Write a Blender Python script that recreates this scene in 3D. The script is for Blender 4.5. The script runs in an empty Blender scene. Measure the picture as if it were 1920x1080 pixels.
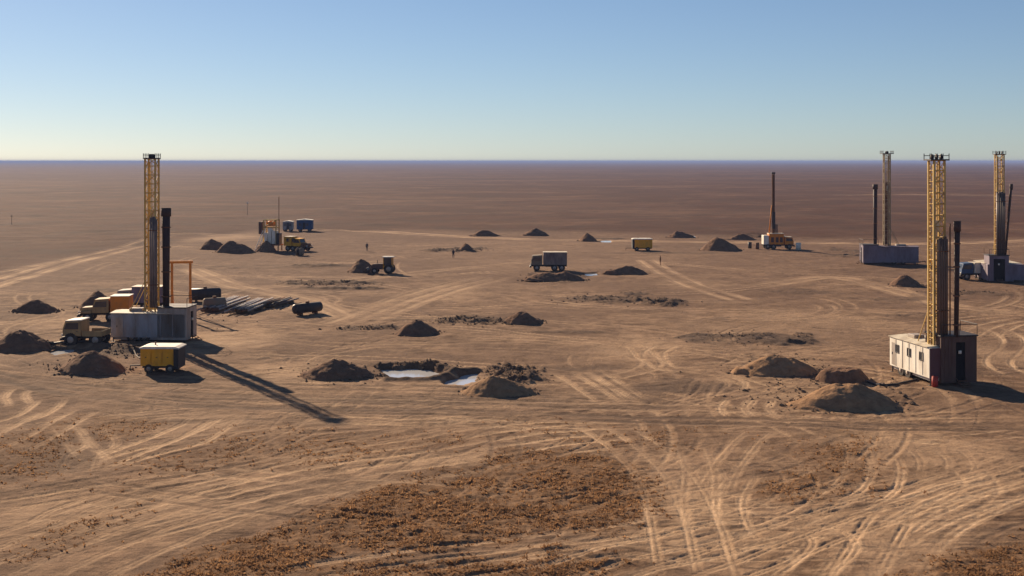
import bpy, math, random
import numpy as np
from mathutils import Vector, Matrix
random.seed(7)
S = bpy.context.scene
COL = S.collection
# ------------------------------------------------------------------ camera
H = 19.0          # camera height in metres
F = 2400.0        # focal length in photo pixels (1920 wide)
HOR = 302.0       # photo row of the horizon
cam_d = bpy.data.cameras.new('camera'); cam = bpy.data.objects.new('camera', cam_d); COL.objects.link(cam)
cam.location = (0, 0, H); cam.rotation_euler = (math.radians(90), 0, 0)
cam_d.sensor_width = 36; cam_d.lens = 36*F/1920; cam_d.shift_y = -(540-HOR)/1920
cam_d.clip_start = 1; cam_d.clip_end = 200000
S.camera = cam
# ------------------------------------------------------------------ sky, sun, exposure
SUN_EL = 21.5; SUN_AZ = -31.0     # degrees; azimuth measured from the view direction (+Y), negative = left
el, az = math.radians(SUN_EL), math.radians(SUN_AZ)
sun_dir = Vector((math.sin(az)*math.cos(el), math.cos(az)*math.cos(el), math.sin(el)))
W = bpy.data.worlds.new('World'); S.world = W; W.use_nodes = True
nt = W.node_tree; bg = nt.nodes['Background']
sky = nt.nodes.new('ShaderNodeTexSky'); sky.sky_type = 'NISHITA'; sky.sun_disc = False
sky.sun_elevation = el; sky.sun_rotation = az
sky.altitude = 200; sky.air_density = 0.8; sky.dust_density = 0.12; sky.ozone_density = 2.5
gm = nt.nodes.new('ShaderNodeGamma'); gm.inputs[1].default_value = 0.85
nt.links.new(sky.outputs[0], gm.inputs[0]); tint = nt.nodes.new('ShaderNodeMix'); tint.data_type = 'RGBA'; tint.blend_type = 'MULTIPLY'; tint.inputs[0].default_value = 1
tint.inputs[7].default_value = (.80, .87, 1.00, 1); nt.links.new(gm.outputs[0], tint.inputs[6]); nt.links.new(tint.outputs[2], bg.inputs[0]); bg.inputs[1].default_value = 0.056
sl = bpy.data.lights.new('sun', 'SUN'); sl.energy = 5.0; sl.angle = math.radians(0.5); sl.color = (1.0, 0.78, 0.55)
so = bpy.data.objects.new('sun', sl); COL.objects.link(so)
so.rotation_euler = sun_dir.to_track_quat('Z', 'Y').to_euler(); so.location = (-60, 60, 60)
S.view_settings.view_transform = 'Standard'; S.view_settings.look = 'None'
S.view_settings.exposure = 0.94; S.view_settings.gamma = 1; S.view_settings.use_curve_mapping = False
S.cycles.volume_step_rate = 1.0; S.cycles.volume_bounces = 0; S.cycles.max_bounces = 6

# ------------------------------------------------------------------ helpers
def G(px, py):
    """point of the ground plane seen at a pixel of the photograph"""
    s = H/(py-HOR)
    return ((px-960)*s, F*s)
def sc_at(py): return (py-HOR)/H          # photo pixels per metre for something standing at that row

def tag(o, label=None, cat=None, group=None, kind=None):
    if label: o['label'] = label
    if cat: o['category'] = cat
    if group: o['group'] = group
    if kind: o['kind'] = kind
    return o
def empty(name, loc, rz=0, label=None, cat=None, group=None):
    o = bpy.data.objects.new(name, None); COL.objects.link(o)
    o.location = loc; o.rotation_euler = (0, 0, rz); o.empty_display_size = 0.3
    return tag(o, label, cat, group)
def copy_tree(o, parent=None):
    c = o.copy(); COL.objects.link(c); c.parent = parent
    for ch in list(o.children): copy_tree(ch, c)
    return c

class MB:
    def __init__(s): s.v = []; s.f = []; s.smooth = []
    def add(s, vs, fs, sm=False):
        b = len(s.v); s.v += [tuple(p) for p in vs]
        for f in fs: s.f.append(tuple(b+i for i in f)); s.smooth.append(sm)
        return s
    def box(s, x0, x1, y0, y1, z0, z1, c=0.02):
        """box with chamfered vertical and top edges"""
        c = min(c, (x1-x0)*.3, (y1-y0)*.3, (z1-z0)*.3)
        ring = lambda e, z: [(x0+e+c, y0+e, z), (x1-e-c, y0+e, z), (x1-e, y0+e+c, z), (x1-e, y1-e-c, z),
                             (x1-e-c, y1-e, z), (x0+e+c, y1-e, z), (x0+e, y1-e-c, z), (x0+e, y0+e+c, z)]
        vs = ring(0, z0)+ring(0, z1-c)+ring(c, z1)
        fs = [tuple(range(7, -1, -1)), tuple(range(16, 24))]
        for k in (0, 8):
            for i in range(8): fs.append((k+i, k+(i+1) % 8, k+8+(i+1) % 8, k+8+i))
        return s.add(vs, fs)
    def bar(s, p, q, r, n=6, r2=None, sm=True, caps=True):
        p, q = Vector(p), Vector(q); d = (q-p)
        if d.length < 1e-6: return s
        d.normalize(); a = d.orthogonal().normalized(); b = d.cross(a); r2 = r if r2 is None else r2
        vs = []
        for c, rr in ((p, r), (q, r2)):
            for i in range(n):
                t = 2*math.pi*i/n+math.pi/n; vs.append(c+a*math.cos(t)*rr+b*math.sin(t)*rr)
        fs = [(i, (i+1) % n, n+(i+1) % n, n+i) for i in range(n)]
        if caps: fs += [tuple(range(n-1, -1, -1)), tuple(range(n, 2*n))]
        return s.add(vs, fs, sm and n > 6)
    def path(s, pts, r, n=6):
        for a, b in zip(pts, pts[1:]): s.bar(a, b, r, n)
        return s
    def prism(s, pts, y0, y1, axis='y'):
        """outline pts (x,z) extruded along y"""
        n = len(pts)
        f = (lambda u, w, t: (u, t, w)) if axis == 'y' else (lambda u, w, t: (t, u, w))
        vs = [f(u, w, y0) for u, w in pts]+[f(u, w, y1) for u, w in pts]
        fs = [(i, n+i, n+(i+1) % n, (i+1) % n) for i in range(n)]+[tuple(range(n)), tuple(range(2*n-1, n-1, -1))]
        return s.add(vs, fs)
    def build(s, name, mat, parent=None, loc=(0, 0, 0), rot=(0, 0, 0)):
        m = bpy.data.meshes.new(name); m.from_pydata(s.v, [], s.f); m.materials.append(mat)
        m.polygons.foreach_set('use_smooth', s.smooth)
        import bmesh
        bm = bmesh.new(); bm.from_mesh(m); bmesh.ops.recalc_face_normals(bm, faces=bm.faces); bm.to_mesh(m); bm.free()
        o = bpy.data.objects.new(name, m); COL.objects.link(o); o.parent = parent; o.location = loc; o.rotation_euler = rot
        return o

def mat(name, col, rough=0.7, metal=0.0, dirt=0.35, dirt_col=(0.20, 0.14, 0.09), scale=1.5, streak=True, spec=0.3):
    m = bpy.data.materials.new(name); m.use_nodes = True; t = m.node_tree; b = t.nodes['Principled BSDF']
    b.inputs['Roughness'].default_value = rough; b.inputs['Metallic'].default_value = metal
    b.inputs['Specular IOR Level'].default_value = spec
    tc = t.nodes.new('ShaderNodeTexCoord'); mp = t.nodes.new('ShaderNodeMapping')
    mp.inputs['Scale'].default_value = (1, 1, 0.35 if streak else 1)
    n = t.nodes.new('ShaderNodeTexNoise'); n.inputs['Scale'].default_value = scale; n.inputs['Detail'].default_value = 6
    n.inputs['Roughness'].default_value = 0.65
    r = t.nodes.new('ShaderNodeValToRGB'); r.color_ramp.elements[0].position = 0.42; r.color_ramp.elements[1].position = 0.68
    mx = t.nodes.new('ShaderNodeMix'); mx.data_type = 'RGBA'
    mul = t.nodes.new('ShaderNodeMath'); mul.operation = 'MULTIPLY'; mul.inputs[1].default_value = dirt
    mx.inputs[6].default_value = (*col, 1); mx.inputs[7].default_value = (*dirt_col, 1)
    t.links.new(tc.outputs['Object'], mp.inputs[0]); t.links.new(mp.outputs[0], n.inputs[0]); t.links.new(n.outputs[0], r.inputs[0])
    t.links.new(r.outputs[0], mul.inputs[0]); t.links.new(mul.outputs[0], mx.inputs[0]); t.links.new(mx.outputs[2], b.inputs['Base Color'])
    return m
M = dict(
    white=mat('white_paint', (0.80, 0.76, 0.66), dirt=.55, scale=1.0, dirt_col=(.34, .25, .17)),
    cream=mat('cream_roof_paint', (0.66, 0.59, 0.45), dirt=.65, scale=.9, streak=False),
    grey=mat('grey_sheet_metal', (0.38, 0.33, 0.29), dirt=.65, scale=.9),
    greyblue=mat('blue_grey_sheet_metal', (0.32, 0.325, 0.35), dirt=.65, scale=.9),
    lilac=mat('lilac_grey_sheet_metal', (0.20, 0.165, 0.21), dirt=.6, dirt_col=(.09, .06, .06), scale=.8),
    column=mat('dark_brown_steel', (0.045, 0.028, 0.026), rough=.7, dirt=.4, dirt_col=(0.09, 0.05, 0.035)),
    brown=mat('dark_red_brown_paint', (0.10, 0.055, 0.045), dirt=.3),
    rust=mat('rusty_steel', (0.16, 0.07, 0.035), rough=.85, dirt=.4),
    dark=mat('dark_steel', (0.035, 0.032, 0.034), rough=.6, dirt=.35, dirt_col=(0.09, 0.06, 0.045)),
    pipe=mat('drill_pipe_steel', (0.12, 0.10, 0.095), rough=.5, metal=.3, dirt=.5, dirt_col=(0.16, 0.09, 0.05)),
    yellow=mat('mast_yellow_paint', (0.62, 0.43, 0.14), dirt=.55, dirt_col=(0.22, 0.13, 0.06)),
    yellow2=mat('compressor_yellow_paint', (0.82, 0.38, 0.025), dirt=.35, dirt_col=(0.25, 0.16, 0.06), scale=2.2),
    orange=mat('orange_paint', (0.78, 0.25, 0.025), dirt=.35),
    dull=mat('faded_mast_paint', (0.36, 0.28, 0.17), dirt=.5, dirt_col=(.2, .12, .08)),
    taupe=mat('dirty_taupe_panels', (0.25, 0.19, 0.165), dirt=.7, dirt_col=(.08, .055, .05)),
    endred=mat('maroon_panel', (0.13, 0.055, 0.06), dirt=.4, dirt_col=(.08, .06, .06)),
    rackbrown=mat('greasy_brown_pipe', (0.19, 0.12, 0.085), dirt=.5, dirt_col=(.07, .045, .04)),
    dusty=mat('dust_covered_yellow', (0.42, 0.27, 0.12), dirt=.6, dirt_col=(.15, .10, .06)),
    blue=mat('blue_paint', (0.028, 0.08, 0.18), dirt=.2),
    red=mat('red_paint', (0.40, 0.02, 0.02), dirt=.3),
    tyre=mat('tyre_rubber', (0.028, 0.026, 0.026), rough=.9, dirt=.5, dirt_col=(0.12, 0.09, 0.065)),
    pale=mat('worn_pipe_steel', (0.36, 0.32, 0.29), rough=.55, dirt=.6, dirt_col=(0.16, 0.10, 0.07), scale=.8),
    glass=mat('dark_window_glass', (0.03, 0.04, 0.05), rough=.12, dirt=.1, spec=.6),
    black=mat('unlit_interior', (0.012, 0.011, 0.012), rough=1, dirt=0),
    wood=mat('weathered_timber', (0.20, 0.16, 0.12), rough=.9, dirt=.4),
    skin=mat('skin', (0.45, 0.26, 0.18), dirt=0), cloth=mat('dark_work_clothes', (0.045, 0.045, 0.06), rough=.95, dirt=.2),
    straw=mat('dry_grass_blades', (0.35, 0.20, 0.10), rough=1, dirt=.75, dirt_col=(0.16, 0.088, 0.045), scale=.35, streak=False, spec=.05),
)
def water_mat():
    m = bpy.data.materials.new('sky_pale_muddy_water'); m.use_nodes = True; t = m.node_tree; b = t.nodes['Principled BSDF']
    b.inputs['Base Color'].default_value = (0.60, 0.60, 0.60, 1); b.inputs['Roughness'].default_value = 0.12  # pale base colour paints in part of the bright sky reflection
    b.inputs['Specular IOR Level'].default_value = 0.9; b.inputs['IOR'].default_value = 1.6
    n = t.nodes.new('ShaderNodeTexNoise'); n.inputs['Scale'].default_value = 1.2; n.inputs['Detail'].default_value = 3
    tc = t.nodes.new('ShaderNodeTexCoord'); bp = t.nodes.new('ShaderNodeBump'); bp.inputs['Strength'].default_value = 0.04
    t.links.new(tc.outputs['Object'], n.inputs[0]); t.links.new(n.outputs[0], bp.inputs['Height']); t.links.new(bp.outputs[0], b.inputs['Normal'])
    return m
M['water'] = water_mat()

# ------------------------------------------------------------------ noise in numpy
_rng = np.random.RandomState(11)
_T = _rng.rand(256, 256).astype(np.float32)
def vnoise(x, y, scale, seed=0):
    x = x/scale+seed*17.31; y = y/scale+seed*9.77
    xi = np.floor(x).astype(np.int64); yi = np.floor(y).astype(np.int64)
    fx = x-xi; fy = y-yi; fx = fx*fx*(3-2*fx); fy = fy*fy*(3-2*fy)
    a = _T[xi & 255, yi & 255]; b = _T[(xi+1) & 255, yi & 255]; c = _T[xi & 255, (yi+1) & 255]; d = _T[(xi+1) & 255, (yi+1) & 255]
    return (a*(1-fx)+b*fx)*(1-fy)+(c*(1-fx)+d*fx)*fy
def fbm(x, y, scale, octv=4, seed=0, gain=.5):
    # each octave is turned so that no lattice lines show
    s = 0; a = 1; tot = 0; ca, sa = math.cos(.6), math.sin(.6)
    for k in range(octv):
        s = s+a*(vnoise(x, y, scale/(2**k), seed+k*3)-.5); tot += a; a *= gain
        x, y = x*ca-y*sa, x*sa+y*ca
    return s/tot*2
def sstep(a, b, x):
    t = np.clip((x-a)/(b-a), 0, 1); return t*t*(3-2*t)

# ------------------------------------------------------------------ ground: one sheet to the horizon
rows = [-4000, -1200, -300, -60, 0, 25, 40, 47]
y = 50.0
while y < 460: rows.append(y); y *= 1.0022
while y < 1800: rows.append(y); y *= 1.007
while y < 70000: rows.append(y); y *= 1.018
rows = np.array(rows)
UD = 900
u = np.concatenate([[-14, -7, -4, -2.5, -1.8, -1.4, -1.15], np.linspace(-1, 1, UD), [1.15, 1.4, 1.8, 2.5, 4, 7, 14]])
def wid(Y): return 0.43*np.maximum(Y, 50)+13
X2 = u[None, :]*wid(rows)[:, None]; Y2 = np.repeat(rows[:, None], len(u), 1)
NR, NC = X2.shape
Z = np.zeros_like(X2)
Zr = np.zeros_like(X2); Zm = np.zeros_like(X2); Mg = np.zeros_like(X2); Md = np.zeros_like(X2); Mk = np.zeros_like(X2)   # grass, dust, dark damp earth
near = sstep(700, 300, Y2)
Z += near*0.16*fbm(X2, Y2, 22, 3, 1)+near*0.05*fbm(X2, Y2, 3.0, 3, 5)
Z += sstep(350, 1500, Y2)*1.2*fbm(X2, Y2, 700, 4, 9)-sstep(350, 1500, Y2)*.6

def sub(x0, x1, y0, y1):
    r0 = max(0, np.searchsorted(rows, y0)-1); r1 = min(NR, np.searchsorted(rows, y1)+1)
    if r1 <= r0: return None
    w = wid(rows[r0:r1]); lo = min((x0/w).min(), (x0/w).max()); hi = max((x1/w).max(), (x1/w).min())
    c0 = max(0, np.searchsorted(u, lo)-1); c1 = min(NC, np.searchsorted(u, hi)+1)
    if c1 <= c0: return None
    return (slice(r0, r1), slice(c0, c1))
def smooth_path(pts, n=6):
    """Catmull-Rom through the points"""
    P = [np.array(p, float) for p in pts]
    if len(P) < 3: return P
    P = [2*P[0]-P[1]]+P+[2*P[-1]-P[-2]]; out = []
    for i in range(1, len(P)-2):
        for k in range(n):
            t = k/n; a, b, c, d = P[i-1], P[i], P[i+1], P[i+2]
            out.append(.5*((2*b)+(-a+c)*t+(2*a-5*b+4*c-d)*t*t+(-a+3*b-3*c+d)*t**3))
    out.append(P[-2]); return out
def stroke(path, width, depth=0.0, dust=0.0, dark=0.0, ridge=0.5, wob=1.0, grass_clear=0.8, fade=True):
    """one rut along a world path"""
    pad = width*3
    n = len(path)-1
    xs = [p[0] for p in path]; ys = [p[1] for p in path]
    sl = sub(min(xs)-pad, max(xs)+pad, min(ys)-pad, max(ys)+pad)
    if sl is None: return
    D = np.full(X2[sl].shape, 1e9); A = np.zeros_like(D)
    L = 0; tot = sum(math.hypot(path[i+1][0]-path[i][0], path[i+1][1]-path[i][1]) for i in range(n))
    for i in range(n):
        (x0, y0), (x1, y1) = path[i], path[i+1]; l = math.hypot(x1-x0, y1-y0)
        if l < 1e-6: continue
        s2 = sub(min(x0, x1)-pad, max(x0, x1)+pad, min(y0, y1)-pad, max(y0, y1)+pad)
        if s2 is None: continue
        xx, yy = X2[s2], Y2[s2]
        t = np.clip(((xx-x0)*(x1-x0)+(yy-y0)*(y1-y0))/l**2, 0, 1)
        d = np.hypot(xx-x0-t*(x1-x0), yy-y0-t*(y1-y0))
        r0 = s2[0].start-sl[0].start; c0 = s2[1].start-sl[1].start
        if r0 < 0 or c0 < 0: 
            continue
        v = D[r0:r0+d.shape[0], c0:c0+d.shape[1]]; a = A[r0:r0+d.shape[0], c0:c0+d.shape[1]]
        d = d[:v.shape[0], :v.shape[1]]; t = t[:v.shape[0], :v.shape[1]]
        m = d < v; v[m] = d[m]; a[m] = (L+t*l)[m]
        L += l
    xx, yy = X2[sl], Y2[sl]
    q = D/width
    end = (sstep(0, min(6, tot*.25), A)*sstep(tot, tot-min(6, tot*.25), A)) if fade else 1.0
    br = .45+.55*sstep(-.35, .25, fbm(xx, yy, 6, 3, 40+int(width*10)))
    e = end*br
    core = np.exp(-(q**2)*1.6); rim = np.exp(-((q-1.35)/.38)**2)
    Zr[sl] = np.minimum(Zr[sl], -e*depth*core); Zm[sl] = np.maximum(Zm[sl], e*depth*ridge*rim)
    Md[sl] = np.maximum(Md[sl], e*dust*np.clip(core+.55*rim, 0, 1))
    if dust > 0: Mk[sl] *= 1-e*.6*core*min(1, dust)
    Mk[sl] = np.maximum(Mk[sl], e*dark*core); Md[sl] *= 1-e*min(1, dark*1.1)*core
    Mg[sl] *= 1-grass_clear*e*np.clip(core*1.3, 0, 1)
def offset_path(path, o):
    out = []
    for i, p in enumerate(path):
        a = path[max(0, i-1)]; b = path[min(len(path)-1, i+1)]
        dx, dy = b[0]-a[0], b[1]-a[1]; l = math.hypot(dx, dy) or 1
        out.append((p[0]-dy/l*o, p[1]+dx/l*o))
    return out
def track(pts, gauge=1.9, width=.32, depth=.07, dust=.8, dark=.0, n=8, world=False, **k):
    P = smooth_path([p if world else G(*p) for p in pts], n)
    for o in (-gauge/2, gauge/2): stroke(offset_path(P, o), width, depth, dust, dark, **k)
def polymask(pts, soft, warp=3.0, seed=3, world=False):
    P = [p if world else G(*p) for p in pts]; pad = soft+warp+1
    xs = [p[0] for p in P]; ys = [p[1] for p in P]
    sl = sub(min(xs)-pad, max(xs)+pad, min(ys)-pad, max(ys)+pad)
    xx = X2[sl]+warp*fbm(X2[sl], Y2[sl], warp*2.5, 3, seed); yy = Y2[sl]+warp*2*fbm(X2[sl], Y2[sl], warp*2.5, 3, seed+1)
    D = np.full(xx.shape, 1e9); ins = np.zeros(xx.shape, bool)
    for (x0, y0), (x1, y1) in zip(P, P[1:]+P[:1]):
        l2 = (x1-x0)**2+(y1-y0)**2
        t = np.clip(((xx-x0)*(x1-x0)+(yy-y0)*(y1-y0))/l2, 0, 1)
        D = np.minimum(D, np.hypot(xx-x0-t*(x1-x0), yy-y0-t*(y1-y0)))
        c = ((y0 > yy) != (y1 > yy)); 
        if abs(y1-y0) > 1e-9: ins ^= c & (xx < (x1-x0)*(yy-y0)/(y1-y0)+x0)
    sd = np.where(ins, D, -D)
    return sl, sstep(-soft, soft, sd)

# grass patches (photo pixel outlines on the ground)
for pts, amt, soft in [
    ([(60, 1100), (300, 1022), (500, 962), (700, 915), (850, 888), (1000, 852), (1130, 842), (1205, 890), (1210, 950), (1150, 985), (900, 1022), (640, 1062), (500, 1100)], 1.0, 1.0),
    ([(500, 1120), (640, 1075), (900, 1040), (1130, 1012), (1180, 1030), (1110, 1120)], 0.75, 1.2),
    ([(1445, 885), (1500, 832), (1580, 815), (1640, 850), (1610, 905), (1520, 940), (1450, 930)], 0.7, 2.0),
    ([(1700, 1120), (1760, 1015), (1850, 955), (1960, 925), (2050, 1120)], 0.8, 1.0),
    ([(480, 795), (900, 812), (1000, 830), (760, 862), (520, 880), (300, 905), (180, 900), (260, 860), (420, 830)], 0.45, 2.5),
    ([(150, 780), (300, 785), (330, 800), (230, 825), (150, 812)], 0.7, 1.2),
    ([(-60, 835), (90, 800), (150, 830), (120, 870), (-60, 905)], 0.55, 1.5),
    ([(20, 1000), (150, 940), (260, 925), (220, 960), (60, 1020)], 0.4, 1.5),
    ([(950, 800), (1350, 805), (1280, 850), (1150, 835), (980, 830)], 0.35, 2.5)]:
    sl, m = polymask(pts, soft*1.3, warp=3); m = m*(.85+.15*sstep(-.3, .2, fbm(X2[sl], Y2[sl], 5, 4, 130))); Mg[sl] = np.maximum(Mg[sl], amt*m)
# dark disturbed earth
for cx, cy, hw, hh, amt, hgt in [
    (620, 531, 95, 3.5, .9, .35), (640, 541, 80, 2.0, .7, .2), (850, 470, 52, 3.0, .9, .35), (895, 467, 18, 2, .9, .35), (1130, 562, 85, 5, .6, .25), (1232, 566, 45, 5, .75, .35),
    (1190, 553, 30, 3, .7, .3), (1330, 632, 65, 8, .8, .1), (1450, 634, 75, 11, .8, .15), (690, 615, 60, 3, .6, .15), (880, 603, 70, 7, .75, .35),
    (590, 499, 60, 3, .7, .2), (1045, 519, 60, 7, .85, .3), (1290, 727, 150, 16, .45, .0), (965, 702, 60, 16, .6, .4), (900, 745, 330, 16, .5, 0), (1405, 441, 35, 4, .8, .4),
    (1140, 448, 35, 2.5, .8, .2), (1580, 470, 30, 4, .7, .2), (420, 545, 60, 4, .5, .1), (240, 655, 90, 9, .7, .15), (1060, 622, 110, 3, .45, .1), (1480, 545, 80, 3, .4, .1),
    (60, 860, 90, 40, .4, 0), (770, 687, 75, 4, .8, .25), (1350, 600, 60, 3, .4, .1), (1120, 705, 60, 7, .4, 0), (1790, 548, 90, 5, .5, .15), (1700, 590, 60, 4, .45, .15),  # strip behind the long puddle puts bank shade into the earth colour
    (520, 670, 60, 6, .4, .1), (380, 650, 50, 4, .4, .1), (200, 545, 60, 6, .5, .1), (1255, 570, 30, 3, .7, .3), (760, 600, 60, 3, .4, .1), (990, 712, 25, 5, .6, .3), (1240, 463, 90, 2, .5, .1)]:
    X0, Y0 = G(cx, cy); rx = hw/sc_at(cy); ry = F*H*(1/(cy-hh-HOR)-1/(cy+hh-HOR))/2
    sl = sub(X0-rx*2, X0+rx*2, Y0-ry*2.2, Y0+ry*2.2)
    xx, yy = X2[sl], Y2[sl]
    q = np.hypot((xx-X0+fbm(xx, yy, rx*.5, 3, 21)*rx*.6)/rx, (yy-Y0+fbm(xx, yy, rx*.5, 3, 22)*ry*1.2)/ry)
    m = sstep(1.25, .55, q)*sstep(-.5, .15, fbm(xx, yy, max(1.5, rx*.25), 4, 33))
    Mk[sl] = np.maximum(Mk[sl], np.minimum(1, amt*1.35)*m); Z[sl] += hgt*m*(.5+1.2*np.abs(fbm(xx, yy, 1.6, 3, 50)))
# broad pale dusty ground
for cx, cy, hw, hh, amt in [(200, 960, 330, 50, .5), (1300, 960, 110, 110, .55), (1600, 1000, 260, 60, .55), (560, 700, 110, 30, .6), (1500, 610, 260, 40, .3), (430, 640, 110, 30, .6),
                            (330, 790, 200, 25, .5), (1180, 655, 120, 30, .4), (880, 720, 120, 12, .5), (1700, 840, 200, 40, .35), (850, 545, 60, 20, .4), (1300, 535, 80, 12, .3), (400, 445, 90, 8, .5),
                            (1850, 660, 80, 30, .4), (60, 640, 100, 60, .3), (700, 860, 260, 14, .5), (1060, 480, 300, 40, .15), (1470, 745, 90, 20, .35), (820, 790, 180, 8, .5), (1880, 1010, 60, 40, .3)]:
    X0, Y0 = G(cx, cy); rx = hw/sc_at(cy); ry = F*H*(1/(max(cy-hh, 330)-HOR)-1/(cy+hh-HOR))/2
    sl = sub(X0-rx*2, X0+rx*2, Y0-ry*2.2, Y0+ry*2.2)
    xx, yy = X2[sl], Y2[sl]; q = np.hypot((xx-X0)/rx, (yy-Y0)/ry)+.5*fbm(xx, yy, rx*.5, 4, 61)
    Md[sl] = np.maximum(Md[sl], amt*sstep(1.3, .3, q)*(.6+.4*fbm(xx, yy, 4, 4, 62)))

# many faint random wheel marks over the worked ground
rr = random.Random(5)
for k in range(360):
    py = rr.choice((rr.uniform(455, 620), rr.uniform(600, 800), rr.uniform(780, 1080))); px = rr.uniform(-60, 1980)
    x, yv = G(px, py); a = rr.gauss(0, .6)+(math.pi if rr.random() < .5 else 0)
    if 780 < py: a = rr.gauss(.45, .5)
    L = rr.uniform(12, 45); cv = rr.gauss(0, .035); P = []
    for i in range(10): P.append((x, yv)); x += math.cos(a)*L/9; yv += math.sin(a)*L/9; a += cv*L/9
    if min(p[1] for p in P) < 50: continue
    dk = rr.random() < .4
    track(P, width=rr.uniform(.15, .30), depth=rr.uniform(.03, .07), dust=0.0 if dk else rr.uniform(.2, .6), dark=rr.uniform(.3, .55) if dk else 0, n=2, world=True, grass_clear=.35)

# wheel tracks --------------------------------------------------------------
K = dict(dust=1.0, depth=.065, width=.25)
def multi(pts, offs, **k):
    P = smooth_path([G(*p) for p in pts], 8)
    kk = {**K, **k}; kk['depth'] = min(kk['depth'], .06); near_ = P[len(P)//2][1] < 120 and kk['width'] < .45
    for o in offs:
        o += random.uniform(-.15, .15)
        if near_:      # twin tyres: two narrow grooves side by side
            kk2 = {**kk, 'width': kk['width']*.62}
            stroke(offset_path(P, o-kk['width']*.62), **kk2); stroke(offset_path(P, o+kk['width']*.62), **{**kk2, 'dust': kk2['dust']*random.uniform(.5, 1)})
        else: stroke(offset_path(P, o), **kk)
multi([(-80, 1110), (0, 1066), (200, 985), (420, 915), (640, 872), (800, 852), (1000, 818), (1200, 800)], (-5.4, -3.2, -1.2, .7, 2.6, 4.4), dust=.9)
multi([(-60, 1090), (70, 1042), (250, 985), (400, 946), (560, 920), (700, 898), (800, 880)], (-1.0, 1.1), dust=.25, depth=.09, dark=.8)
multi([(-60, 940), (200, 897), (360, 872), (500, 852), (640, 842)], (-1.6, .6), dust=.3, depth=.08, dark=.55)
multi([(-60, 958), (100, 930), (260, 905), (420, 880)], (-1.0, 1.0), dust=.7)
multi([(130, 888), (200, 858), (280, 828), (350, 800), (400, 770)], (-1.2, .9), dust=1)
multi([(160, 880), (260, 850), (350, 828), (400, 800), (440, 775)], (-1.0, 1.0), dust=.9)
multi([(-50, 860), (40, 820), (90, 790), (140, 765)], (-2.2, -.2, 1.8), dust=1)
multi([(-50, 800), (20, 790), (70, 770), (100, 745)], (-1.0, 1.0), dust=.8)
multi([(40, 760), (30, 740), (50, 725)], (-.8, .9), dust=.8)
multi([(160, 800), (180, 830), (150, 850), (130, 890)], (-.6, 1.2), dust=.9)
multi([(110, 795), (140, 830), (185, 875)], (-.6, 1.0), dust=.9)
multi([(-60, 1010), (60, 985), (150, 945), (240, 920)], (-1, 1), dust=.8)
# horizontal main road
multi([(-60, 700), (150, 742), (400, 762), (640, 768), (900, 774), (1200, 782), (1400, 786)], (0,), dust=0, depth=.05, dark=.8, width=.9)
multi([(300, 735), (600, 748), (900, 755), (1200, 762), (1350, 770)], (0,), dust=0, depth=.05, dark=.75, width=1.1)
multi([(1000, 785), (1500, 796), (1980, 800)], (0,), dust=0, depth=.05, dark=.8, width=.4)
multi([(-60, 690), (0, 705), (150, 733), (400, 757), (640, 766), (900, 772), (1200, 782), (1500, 790), (1700, 797), (1980, 795)], (-1.6, .4), dust=.2, depth=.08, dark=.75, width=.5)
multi([(-60, 716), (150, 738), (350, 752), (640, 758), (800, 760), (1000, 768), (1250, 776)], (1.6, 3.6, 6.2, 8.2), dust=.25, depth=.07, dark=.65, width=.5)
multi([(150, 720), (400, 732), (640, 742), (900, 746), (1100, 752), (1300, 760)], (-1, 1.0, 3.2), dust=.3, depth=.07, dark=.6, width=.45)
multi([(300, 745), (600, 752), (900, 758), (1300, 765), (1600, 778), (1980, 775)], (-1, 1.2), dust=.6, depth=.1)
multi([(500, 780), (800, 792), (1000, 795), (1300, 800)], (-1, 1), dust=.8)
# below the grass
multi([(440, 1100), (700, 1050), (1000, 1012), (1180, 990), (1320, 960)], (-1.0, 1.0), dust=.85, depth=.13)
multi([(600, 1115), (850, 1072), (1100, 1035), (1260, 1010)], (-1, 1), dust=.6)
multi([(1050, 1110), (1180, 1052), (1350, 1015), (1500, 985)], (-1.5, .4, 2.4), dust=.9)
# right sweep
multi([(1180, 1120), (1330, 1062), (1450, 1022), (1600, 970), (1750, 925), (1980, 850)], (-1.9, .0, 1.9), dust=.8, depth=.07, dark=.15)
multi([(1400, 990), (1500, 958), (1700, 922), (1850, 890), (1980, 845)], (-1.0, 1.0, 2.8), dust=.6, depth=.065, dark=.3)
multi([(1530, 1120), (1600, 1040), (1680, 985), (1790, 940), (1980, 885)], (-1.6, .4, 2.4), dust=.9, depth=.045, width=.34)
multi([(1640, 1110), (1690, 1030), (1760, 975), (1860, 930), (1990, 895)], (-1.5, .5, 2.2), dust=.9, depth=.045, width=.34)
multi([(1590, 1110), (1630, 1040), (1660, 990), (1690, 955)], (-1, 1), dust=.9, depth=.15)
multi([(1480, 1090), (1560, 1030), (1545, 1000), (1500, 1010)], (-1, 1), dust=.8)
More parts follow.
